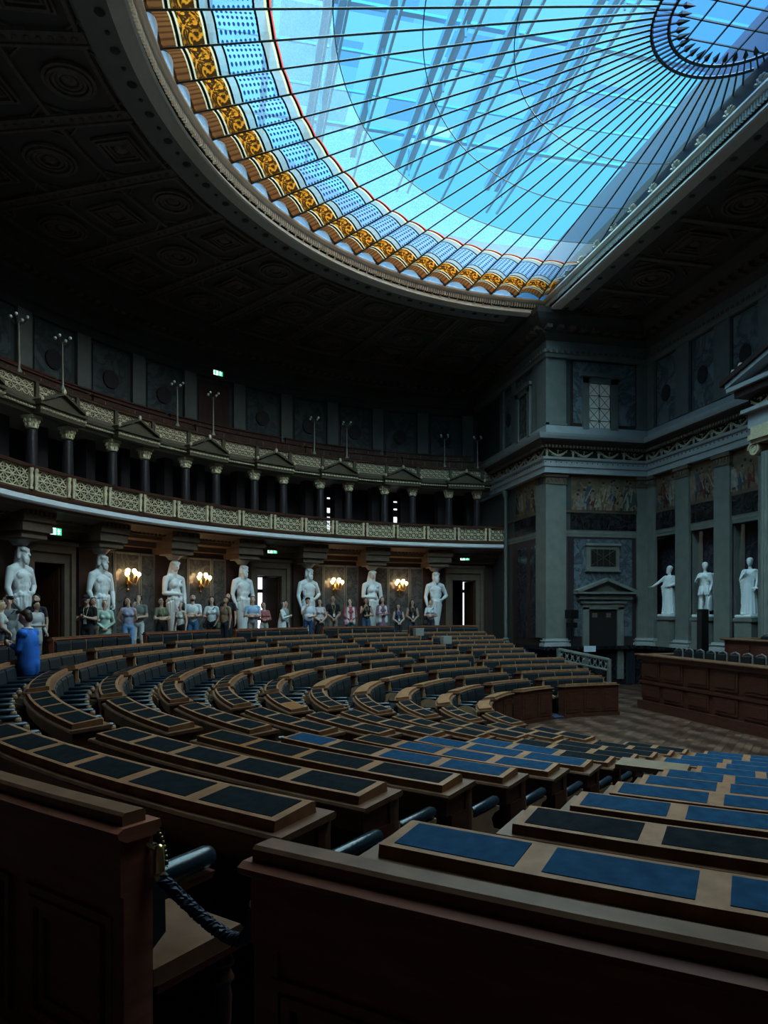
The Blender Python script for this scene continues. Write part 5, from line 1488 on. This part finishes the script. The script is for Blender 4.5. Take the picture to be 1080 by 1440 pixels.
    h.ell(hp((0, -.030, .168)), (.081, .088, .090), 0, Rt); h.ell(hp((0, -.05, .12)), (.078, .065, .09), 0, Rt); h.cap(hp((-.04, .04, .232)), hp((.04, .04, .232)), .024, .024)
    if longhair:
        for sd in (-1, 1): h.cap(hp((.07 * sd, -.02, .15)), Vector((.085 * sd, -.04, 1.36)), .04, .045); h.cap(hp((.06 * sd, .03, .17)), hp((.085 * sd, .01, .04)), .02, .025)
        h.cap(hp((0, -.07, .1)), Vector((0, -.115, 1.30)), .075, .06)
    if beard: h.ell(hp((0, .06, .045)), (.056, .045, .045), 0, Rt)
    link(h.mesh('hair', [HAIR[hair]], T, .015), 'hair', root, None)
    if cap:
        c = MB(); c.T = T; c.ball(hp((0, 0, .20)), (.092, .105, .07), 12, 8, None, Rt); c.ball(hp((0, .11, .185)), (.07, .075, .012), 10, 6, None, Rt); c.build('cap', cloth(cap), None, 60).parent = root
    if headset:
        c = MB(); c.T = T; c.tube([hp((.09 * cos(a), .0, .13 + .125 * sin(a))) for a in [pi * q / 10 for q in range(11)]], .012, 5)
        for sd in (-1, 1): c.ball(hp((.088 * sd, 0, .125)), (.022, .035, .04), 8, 6)
        c.build('headset', M['iron'], None, 50).parent = root
    if glasses:
        c = MB(); c.T = T
        for sd in (-1, 1): c.tube([hp((.034 * sd + .027 * cos(a), .104, .14 + .02 * sin(a))) for a in [2 * pi * q / 10 for q in range(10)]], .0035, 4, closed=True)
        c.tube([hp((-.075, .02, .145)), hp((-.06, .10, .145))], .003, 4); c.tube([hp((.075, .02, .145)), hp((.06, .10, .145))], .003, 4); c.tube([hp((-.01, .105, .145)), hp((.01, .105, .145))], .003, 4)
        c.build('glasses', M['iron'], None).parent = root
    if badge:
        c = MB(); c.T = T
        for sd in (-1, 1): c.tube([(.06 * sd, .03, 1.46), (.05 * sd, .12, 1.36), (0, .145, 1.12)], .007, 4)
        lo = c.build('lanyard', cloth((.55, .5, .25)), None); lo.parent = root
        c = MB(); c.T = T; c.box((0, .15, 1.08), (.075, .008, .11)); c.build('badge', M['paper'], None).parent = lo
    if bag:
        c = MB(); c.T = T; kind, col = bag
        if kind == 'backpack':
            c.box((0, -.21, 1.20), (.30, .17, .42), 0, None, .05)
            bo = c.build('backpack', cloth(col), None); bo.parent = root
            c = MB(); c.T = T
            for sd in (-1, 1): c.tube([(.12 * sd, -.13, 1.38), (.13 * sd, -.02, 1.48), (.13 * sd, .11, 1.34), (.15 * sd, .03, 1.12), (.14 * sd, -.13, 1.08)], .016, 5)
            c.build('straps', cloth(col), None).parent = bo
        else:
            c.box((.20, .06, .86), (.10, .20, .18), 0, None, .03); bo = c.build('bag', cloth(col), None); bo.parent = root
            c = MB(); c.T = T; c.tube([(.20, .05, .95), (.10, .135, 1.18), (-.12, .09, 1.44), (-.1, -.1, 1.42), (.1, -.15, 1.12), (.2, .0, .95)], .011, 5); c.build('strap', cloth(col), None).parent = bo
    if arms in ('phone', 'raise'):
        c = MB(); c.T = T; z = 1.27 if arms == 'phone' else 1.74; y = .345 if arms == 'phone' else .34
        c.box((0, y, z), (.075, .010, .15) if arms == 'phone' else (.15, .012, .075), 0, None, .004)
        q = c.build('held_phone', M['iron'], None)
        q.parent = root
    if extra: extra(root, T, hp)
    return root

def cardigan(col, inner):
    def f(root, T, hp):
        b = Body()
        for sd in (-1, 1):
            b.cap((.10 * sd, .075, 1.38), (.11 * sd, .085, .86), .055, .075); b.cap((.12 * sd, -.03, 1.36), (.12 * sd, -.04, .84), .09, .11)
        link(b.mesh('open_cardigan', [cloth(col)], T, .016), 'open_cardigan', root, None)
    return f
C0 = Vector((-11.594, 9.656, 0))
def at(r, t, z=0.0): return P(r, t, z)
def faceto(loc, tx, ty): 
    d = Vector((tx, ty, 0)) - Vector((loc.x, loc.y, 0)); return math.atan2(d.y, d.x) - pi / 2
PEOPLE = [
 # r, t, height, target, look, kwargs
 (15.0, 72.5, 1.53, 'woman with long blonde hair in a pale top at the left edge', (.62, .62, .60), (.12, .12, .13), dict(hair='blonde', longhair=True, woman=True, arms='clasped', tilt=.1, rot=.9)),
 (15.45, 69.2, 1.62, 'person in grey sweatshirt and dark cap raising a phone to take a photo', (.27, .29, .30), (.33, .35, .37), dict(arms='raise', sleeve='long', cap=(.02, .02, .025), bag=('bag', (.02, .02, .025)), rot=-.5)),
 (15.7, 64.6, 1.70, 'dark-haired man half hidden behind the man in the pale jacket', (.05, .05, .06), (.05, .05, .07), dict(arms='down', rot=-.9, tilt=.1)),
 (15.1, 67.5, 1.53, 'man in pale patterned jacket and glasses behind the blue jacket', (.55, .54, .55), (.30, .28, .27), dict(arms='hold', sleeve='long', glasses=True, rot=.2, tilt=0, coat=True)),
 (15.0, 61.1, 1.70, 'man in black shirt and black cap with backpack looking at his phone', (.012, .013, .016), (.03, .03, .04), dict(arms='phone', cap=(.02, .02, .022), bag=('backpack', (.012, .012, .014)), badge=True, rot=-.9, tilt=-.3)),
 (15.6, 57.6, 1.66, 'person in beige lifting one arm behind the man in black', (.42, .36, .28), (.40, .35, .26), dict(arms='oneup', rot=-.3, hair='brown')),
 (15.0, 58.6, 1.60, 'older woman in mint green cardigan gazing up', (.52, .66, .58), (.50, .62, .55), dict(arms='clasped', sleeve='long', woman=True, hair='grey', skirt=True, coat=True, tilt=.6, rot=-.5)),
 (14.9, 55.7, 1.68, 'woman in lavender top and light blue jeans, hands behind her back', (.36, .37, .50), (.24, .44, .74), dict(arms='back', sleeve='none', woman=True, hair='brown', longhair=True, tilt=.6, rot=-.2)),
 (15.5, 51.9, 1.79, 'man in grey shirt and white shorts wearing a headset, hand at chest', (.20, .21, .20), (.70, .72, .72), dict(arms='oneup', shorts=True, headset=True, tilt=.6, rot=-.6)),
 (15.3, 49.3, 1.69, 'woman in olive top and black trousers with folded arms below the third statue', (.17, .18, .12), (.015, .016, .02), dict(arms='folded', woman=True, hair='brown', badge=True, tilt=.35, glasses=True, rot=0)),
 (15.2, 46.8, 1.58, 'dark-haired woman in white sleeveless top and black trousers seen from her side', (.72, .72, .70), (.02, .02, .022), dict(arms='down', sleeve='none', woman=True, longhair=True, tilt=.4, rot=-1.2)),
 (15.2, 45.0, 1.82, 'bearded man in white T-shirt and blue jeans with folded arms', (.74, .80, .82), (.07, .19, .36), dict(arms='folded', beard=True, tilt=.35, rot=-.5)),
 (15.3, 41.8, 1.75, 'woman in loose white shirt and black trousers with a dark shoulder strap', (.70, .77, .80), (.018, .018, .02), dict(arms='hold', woman=True, longhair=True, bag=('bag', (.03, .03, .035)), tilt=.25, rot=-.6)),
 (15.7, 38.2, 1.90, 'tall man in dark shirt with headset standing behind the khaki shirt', (.03, .03, .035), (.03, .03, .04), dict(arms='down', headset=True, tilt=.5, rot=-.7)),
 (14.7, 41.7, 1.74, 'man in khaki short-sleeved shirt with a green bag, seen from the side', (.38, .26, .17), (.03, .035, .05), dict(arms='down', tilt=.4, rot=-1.3, beard=True, bag=('bag', (.20, .30, .20)), skin=1, hair='brown')),
 (15.1, 36.1, 1.79, 'man in light blue shirt with folded arms beside the bright doorway', (.40, .58, .80), (.38, .36, .33), dict(arms='folded', hair='brown', tilt=.4, rot=-.4)),
 (15.0, 34.6, 1.60, 'woman in rose-red shirt and white trousers in front of the bright doorway', (.40, .14, .15), (.68, .66, .60), dict(arms='folded', sleeve='long', woman=True, tilt=.45, rot=.1)),
 (14.9, 32.0, 1.63, 'woman with long black hair in a white coat seen from her side', (.78, .82, .80), (.70, .74, .72), dict(arms='phone', sleeve='long', woman=True, longhair=True, coat=True, tilt=.1, rot=1.1)),
 (15.5, 29.9, 1.67, 'person in grey half hidden behind the woman in the white coat', (.42, .43, .46), (.05, .05, .06), dict(arms='down', tilt=.2, rot=.9)),
 (14.9, 27.8, 1.77, 'man in white shirt, black cap and blue jeans, hand at his chest', (.68, .75, .84), (.03, .08, .20), dict(arms='oneup', cap=(.015, .016, .02), tilt=.4, rot=-.1)),
 (15.4, 24.7, 1.73, 'woman in pale pink tank top and black skirt next to the black cap', (.64, .56, .60), (.02, .02, .022), dict(arms='clasped', sleeve='none', woman=True, longhair=True, skirt=True, tilt=.3, rot=0)),
 (15.5, 22.4, 1.87, 'tall man in black shirt with lanyard and khaki trousers', (.015, .015, .018), (.34, .30, .24), dict(arms='clasped', badge=True, skin=1, tilt=.2, rot=0)),
 (15.3, 20.1, 1.77, 'woman in white and maroon jacket and turquoise trousers', (.45, .10, .13), (.03, .38, .48), dict(arms='clasped', sleeve='long', woman=True, tilt=.6, rot=0, bag=('bag', (.55, .25, .30)), extra=('w', (.74, .72, .70)))),
 (15.5, 17.1, 1.80, 'woman in black tank top and jeans with a white badge, hand raised to her chin', (.02, .02, .022), (.08, .15, .24), dict(arms='oneup', sleeve='none', woman=True, longhair=True, badge=True, tilt=.3, skin=1, rot=0)),
 (15.5, 14.5, 1.84, 'woman in mauve dress under an open white cardigan', (.26, .13, .19), (.27, .14, .20), dict(arms='folded', sleeve='long', woman=True, longhair=True, skirt=True, tilt=.3, rot=0, extra=('w', (.72, .74, .76)))),
 (15.3, 12.3, 1.56, 'short woman in navy sleeveless top with a white badge', (.03, .05, .12), (.03, .03, .05), dict(arms='clasped', sleeve='none', woman=True, longhair=True, badge=True, tilt=.3, rot=0)),
 (15.7, 9.4, 1.74, 'woman in black camisole with a white badge under the last sconce', (.02, .022, .026), (.06, .10, .16), dict(arms='clasped', sleeve='none', woman=True, badge=True, longhair=True, tilt=.3, skin=1, rot=0)),
 (15.7, 6.5, 1.74, 'woman in white T-shirt at the foot of the rightmost bearded statue', (.72, .78, .82), (.05, .05, .07), dict(arms='folded', woman=True, tilt=.3, rot=-.2, hair='brown', bag=('bag', (.04, .04, .05)))),
]
for r, t, H, lab, top, legs, kw in PEOPLE:
    kw = dict(kw); rot = kw.pop('rot'); loc = at(r, t, 0)
    if 'extra' in kw: kw['extra'] = cardigan(kw['extra'][1], None)
    person(loc, H, faceto(loc, C0.x * .35, C0.y * .35) + rot, lab, top, legs, **kw)
# man in the blue jacket, on a tier between the benches
loc = at(12.63, 90.1, zf(2))
def bluejacket(root, T, hp):
    b = Body(); 
    for sd in (-1, 1): b.cap((.07 * sd, .13, 1.38), (.045 * sd, .155, 1.05), .022, .03)
    link(b.mesh('jacket', [JB], T, .0125, 3), 'jacket_flaps', root, None)
    c = MB(); c.T = T; c.tube([(.07 * cos(a), .01 + .075 * sin(a), 1.475) for a in [2 * pi * q / 14 for q in range(14)]], .017, 5, closed=True); c.build('shirt_collar', cloth((.75, .75, .78)), None, 60).parent = root
    for sd in (-1, 1):
        c = MB(); c.T = T; w = Vector((.055 * sd, .25, 1.205)); e = Vector((.23 * sd, .055, 1.14)); d = (e - w).normalized()
        c.tube([w + d * .01, w + d * .05], .036, 8); c.build('shirt_cuff', cloth((.75, .75, .78)), None, 60).parent = root
JB = mat('bright_blue_jacket', (.022, .17, .58), .75, noise=6, col2=(.015, .11, .42))
_cm[(.022, .17, .58)] = JB
person(loc, 1.66, faceto(loc, loc.x + .18, loc.y + 1), 'man in bright blue jacket holding a phone, standing among the benches at left', (.022, .17, .58), (.02, .03, .07), hair='brown', arms='phone', sleeve='long', tilt=-.25, extra=bluejacket, jacket_back=True)

# ================================================================ ATLANTES AND CARYATIDS
def herm(i, c, kind, label):
    base = P(16.55, c, 0)
    root = thing('atlas_statue' if kind != 'f' else 'caryatid_statue', label, 'statue', base)
    b = Body(); f = kind == 'f'; S = 1.0
    # body built 2.55 units tall, facing +Y, standing on z = 0
    b.cap((0, 0, .05), (0, 0, 1.05), .17, .235)                      # tapering shaft
    b.ell((0, 0, .06), (.2, .18, .10)); b.ell((0, .02, 1.12), (.26, .2, .24))
    for sd in (-1, 1):                                              # drapery folds
        for k in range(5):
            a = sd * (.3 + .32 * k)
            b.cap((.26 * sin(a), .20 * cos(a), 1.15 - .03 * k), (.17 * sin(a), .14 * cos(a), .25 + .05 * k), .045, .035)
    for k in range(6):
        a = -1.3 + .5 * k
        b.cap((.26 * sin(a), .20 * cos(a), 1.22 + .05 * sin(3 * a)), (.25 * sin(a + .5), .2 * cos(a + .5), 1.16 + .05 * cos(2 * a)), .05, .05)
    b.cap((.05, .24, 1.2), (.06, .22, .62), .055, .03); b.cap((.10, .22, 1.2), (.11, .2, .80), .05, .025); b.ell((.07, .25, .95), (.06, .04, .14))
    b.cap((0, 0, 1.2), (0, .02, 1.45), .20, .21)
    b.ell((0, .03, 1.62), (.27 if not f else .22, .185, .26)); b.ell((0, .02, 1.40), (.215 if not f else .185, .165, .2))
    if f:
        for sd in (-1, 1): b.ell((.11 * sd, .17, 1.64), (.095, .085, .09))
        b.cap((-.2, .1, 1.78), (.2, .12, 1.45), .03, .03)
    else:
        for sd in (-1, 1):
            b.ell((.12 * sd, .135, 1.70), (.13, .075, .10)); 
            for k in range(3): b.ell((.055 * sd, .175, 1.50 - .09 * k), (.055, .03, .045))
            b.ell((.20 * sd, .06, 1.5), (.05, .1, .14))
    b.cap((-.25, 0, 1.86), (.25, 0, 1.86), .10, .10)
    for sd in (-1, 1): b.ell((.31 * sd, .0, 1.83), (.11, .11, .12)); b.cap((.1 * sd, -.02, 1.96), (.24 * sd, 0, 1.9), .07, .08)
    b.cap((0, .0, 1.9), (0, .04, 2.08), .10, .09)
    # head
    tr = .35 if kind in 'ma' else -.15
    Rt = Matrix.Rotation(tr, 3, 'Z') @ Matrix.Rotation(-.12, 3, 'X'); pv = Vector((0, .05, 2.10))
    def hp(v): return pv + Rt @ Vector(v)
    b.ell(hp((0, .02, .18)), (.115, .14, .17), 0, Rt); b.ell(hp((0, .07, .09)), (.085, .08, .08), 0, Rt)
    b.cap(hp((0, .155, .20)), hp((0, .185, .145)), .018, .028); b.cap(hp((-.07, .13, .225)), hp((.07, .13, .225)), .022, .022)
    for sd in (-1, 1): b.ell(hp((.06 * sd, .115, .13)), (.03, .03, .03))
    b.cap(hp((-.03, .15, .085)), hp((.03, .15, .085)), .016, .016)
    if not f:
        b.ell(hp((0, .12, .02)), (.09, .075, .10), 0, Rt); b.cap(hp((0, .14, -.0)), hp((0, .16, -.09)), .06, .03)
        for sd in (-1, 1): b.cap(hp((.08 * sd, .08, .09)), hp((.05 * sd, .13, -.04)), .045, .04)
    for k in range(9):
        a = -1.35 + 2.7 * k / 8
        b.ell(hp((.125 * sin(a), .02 + .12 * cos(a) * .8, .27)), (.04, .04, .045))
    for sd in (-1, 1):
        b.cap(hp((.11 * sd, -.05, .25)), Vector((.15 * sd, -.10, 1.93)) if f else hp((.115 * sd, -.04, .06)), .05, .045)
    b.cap(hp((0, -.08, .2)), Vector((0, -.12, 1.92)), .10, .08)
    b.ell(hp((0, -.02, .29)), (.125, .135, .07), 0, Rt)
    # arms
    def arm_(sd, E, W, hd, hn):
        s0 = Vector((.33 * sd, 0, 1.80)); b.cap(s0, s0.lerp(E, .5), .10, .092); b.cap(s0.lerp(E, .45), E, .092, .072); b.cap(E, E.lerp(W, .4), .078, .072); b.cap(E.lerp(W, .4), W, .07, .048); hand(b, W, hd, hn, -sd, 0, .5, 1.5)
    if kind == 'a':
        arm_(1, Vector((.44, .03, 1.38)), Vector((.42, .16, 1.06)), Vector((-.1, .2, -1)), Vector((-1, 0, 0)))
        arm_(-1, Vector((-.52, -.04, 1.45)), Vector((-.22, .2, 1.27)), Vector((1, .2, -.1)), Vector((0, -1, 0)))
    elif kind == 'm':
        arm_(1, Vector((.42, .0, 1.38)), Vector((.36, .12, 1.04)), Vector((-.1, .2, -1)), Vector((-1, 0, 0)))
        arm_(-1, Vector((-.43, .02, 1.38)), Vector((-.36, .14, 1.03)), Vector((.1, .2, -1)), Vector((1, 0, 0)))
    else:
        arm_(1, Vector((.40, .03, 1.38)), Vector((.04, .26, 1.36)), Vector((-1, .1, -.1)), Vector((0, -1, 0)))
        arm_(-1, Vector((-.41, .02, 1.38)), Vector((-.35, .14, 1.03)), Vector((.1, .2, -1)), Vector((1, 0, 0)))
    T = Matrix.Translation((0, 0, .52)) @ Matrix.Rotation(R_(c) + pi / 2, 4, 'Z') @ Matrix.Scale(.985, 4)
    link(b.mesh('figure', [M['statue']], T, .016, 1), 'figure', root, None)
    q = MB(); q.lathe([(.36, 0), (.36, .10), (.30, .14), (.30, .34), (.34, .40), (.31, .45), (.26, .50), (.22, .56)], base, 20); q.build('plinth', M['stonedark'], root, 40)
    q = MB(); q.box((base.x, base.y, 3.15), (.62, .62, .14), R_(c)); q.lathe([(.16, 2.95), (.2, 3.0), (.24, 3.05), (.3, 3.09)], (base.x, base.y, 0), 20); q.build('capital', M['stonelight'], root, 40)
KINDS_ = ['a', 'f', 'a', 'm', 'f', 'm', 'a', 'm']
LAB = ['white marble bearded atlas figure, hand on hip, rightmost under the balcony', 'white marble female supporting figure between the two right sconces', 'white marble bearded atlas figure just right of the bright doorway', 'white marble bearded atlas figure just left of the bright doorway',
       'white marble female supporting figure between the two left sconces', 'white marble bearded atlas figure left of the first sconce', 'large white marble bearded atlas figure at the far left, arm bent to hip', 'white marble bearded atlas figure beyond the left edge']
for i in range(7): herm(i, CARY[i], KINDS_[i], LAB[i])

# ================================================================ STATUES OF THE NICHES
def toga(i, x, kind, label):
    y = -5.42; z0 = 1.12
    root = thing('niche_statue', label, 'statue', (x, y, .06))
    b = Body()
    def head(tr, beard):
        Rt = Matrix.Rotation(tr, 3, 'Z'); pv = Vector((0, .0, 1.46))
        def hp(v): return pv + Rt @ Vector(v)
        b.cap((0, -.01, 1.36), (0, .0, 1.48), .058, .05)
        b.ell(hp((0, .0, .135)), (.085, .10, .115), 0, Rt); b.ell(hp((0, .035, .07)), (.062, .065, .068), 0, Rt); b.cap(hp((0, .085, .13)), hp((0, .105, .095)), .011, .016)
        b.cap(hp((-.04, .075, .15)), hp((.04, .075, .15)), .013, .013); b.ell(hp((0, -.02, .185)), (.098, .105, .092), 0, Rt)
        for sd in (-1, 1): b.ell(hp((.074 * sd, 0, .12)), (.014, .02, .03)); b.ell(hp((.033 * sd, .07, .105)), (.02, .02, .018))
        if beard: b.ell(hp((0, .06, .03)), (.055, .05, .06), 0, Rt)
    def arm_(sd, E, W, hd, hn):
        s0 = Vector((.19 * sd, 0, 1.31)); b.cap(s0, E, .065, .052); b.cap(E, W, .05, .034); hand(b, W, hd, hn, -sd, 0, .35, 1.1)
    b.ell((0, .01, 1.18), (.19, .125, .2)); b.cap((-.17, 0, 1.32), (.17, 0, 1.32), .065, .065); b.cap((0, 0, .9), (0, 0, 1.12), .15, .15)
    for sd in (-1, 1):
        b.cap((.10 * sd, .10 * (sd > 0), .05), (.11 * sd, .14 + .1 * (sd > 0), .03), .05, .04)
    if kind == 'soldier':
        for sd in (-1, 1):
            b.cap((.10 * sd, 0, .85), (.11 * sd, .03, .50), .09, .065); b.cap((.11 * sd, .03, .50), (.10 * sd, .0 + .08 * (sd > 0), .08), .062, .042)
        b.ell((0, .0, .9), (.18, .14, .13))
        for k in range(12):
            a = 2 * pi * k / 12; b.cap((.16 * sin(a), .13 * cos(a), .9), (.2 * sin(a), .17 * cos(a), .66), .04, .035)
        for sd in (-1, 1): b.ell((.08 * sd, .1, 1.24), (.08, .05, .07))
        for k in range(7): b.cap((-.2 + .07 * k, -.13, 1.32), (-.28 + .095 * k, -.17, .2), .05, .06)
        b.ell((-.24, .05, .38), (.05, .16, .26))
        arm_(1, Vector((.27, .08, 1.10)), Vector((.10, .20, 1.22)), Vector((-1, .2, .2)), Vector((0, -1, 0)))
        arm_(-1, Vector((-.26, .0, 1.05)), Vector((-.25, .1, .82)), Vector((0, .2, -1)), Vector((1, 0, 0)))
        head(.5, False)
    else:
        b.cap((0, 0, .9), (0, 0, .10), .17, .215)
        n = 15
        for k in range(n):
            a = 2 * pi * k / n + .1
            b.cap((.15 * sin(a), .12 * cos(a), .95 - .05 * (k % 3)), (.235 * sin(a + .1), .20 * cos(a + .1), .05), .035, .04)
        for k in range(6):      # diagonal folds of the mantle
            b.cap((-.19 + .01 * k, .05, 1.33 - .07 * k), (.20, .13 - .015 * k, .98 - .08 * k), .04, .045)
        for k in range(4): b.cap((.2 + .012 * k, .02 - .03 * k, 1.30), (.24, -.0 - .03 * k, .35), .04, .045)
        if kind == 'reach':
            arm_(1, Vector((.36, .10, 1.14)), Vector((.52, .22, 1.0)), Vector((.8, .4, -.2)), Vector((0, 0, 1)))
            arm_(-1, Vector((-.26, .03, 1.06)), Vector((-.12, .19, 1.0)), Vector((1, .3, 0)), Vector((0, -1, 0)))
            head(-.5, True)
        else:
            arm_(1, Vector((.25, .07, 1.05)), Vector((.05, .20, 1.22)), Vector((-.4, .1, 1)), Vector((0, -1, 0)))
            arm_(-1, Vector((-.26, .03, 1.04)), Vector((-.26, .14, .82)), Vector((0, .4, -1)), Vector((1, 0, 0)))
            b.cap((-.33, .16, .80), (-.18, .18, .80), .03, .03)
            head(.45, False)
    T = Matrix.Translation((0, 0, z0 - .06 + .07)) @ Matrix.Rotation(.35, 4, 'Z') @ Matrix.Scale(.99, 4)
    link(b.mesh('figure', [M['statue']], T, .015, 1), 'figure', root, None)
    q = MB(); q.box((x, y, z0 + .035), (.66, .52, .09), 0, None, .02); q.build('foot_slab', M['statue'], root)
    q = MB(); q.box((x, y, .15), (.80, .56, .18)); q.box((x, y, .62), (.70, .5, .8)); q.box((x, y, 1.04), (.82, .56, .08)); q.box((x, y, 1.09), (.74, .54, .04)); q.build('pedestal', M['stone'], root)
for i, (x, kd, lab) in enumerate(((10.42, 'reach', 'white marble statue in a robe holding out one arm, first niche beside the corner'), (8.52, 'soldier', 'white marble statue in armour and cloak, second niche behind the loudspeaker column'), (6.5, 'robe', 'white marble robed statue with hand to its chest, third niche at right'))):
    toga(i, x, kd, lab)
# ================================================================ LIGHT AND CAMERA
w = bpy.data.worlds.new('sky'); SC.world = w; w.use_nodes = True
bg = w.node_tree.nodes['Background']; bg.inputs[0].default_value = (.07, .49, .80, 1); bg.inputs[1].default_value = 1.02
sd = bpy.data.lights.new('sky_light', 'SUN'); sd.energy = 29; sd.angle = R_(125); sd.color = (1.0, .885, .78)
so = bpy.data.objects.new('sky_light', sd); COL.objects.link(so); so.rotation_euler = (R_(14), R_(-10), 0); so.location = (0, 5, 30)
cd = bpy.data.cameras.new('camera'); co = bpy.data.objects.new('camera', cd); COL.objects.link(co)
yaw = .216
co.location = (-.748 * 15.5, .623 * 15.5, EYE)
co.rotation_euler = (R_(90), 0, R_(-90) - yaw)
cd.sensor_fit = 'AUTO'; cd.sensor_width = 36; cd.lens = 991.7 / 1440 * 36
cd.shift_y = 138.5 / 1440; cd.clip_start = .05; cd.clip_end = 200
SC.camera = co
SC.view_settings.view_transform = 'Standard'; SC.view_settings.look = 'None'; SC.view_settings.exposure = .28; SC.view_settings.gamma = .87
cy = SC.cycles
cy.max_bounces = 8; cy.diffuse_bounces = 4; cy.transparent_max_bounces = 24; cy.glossy_bounces = 3; cy.use_denoising = True
cy.sample_clamp_indirect = 4.0; cy.caustics_reflective = False; cy.caustics_refractive = False
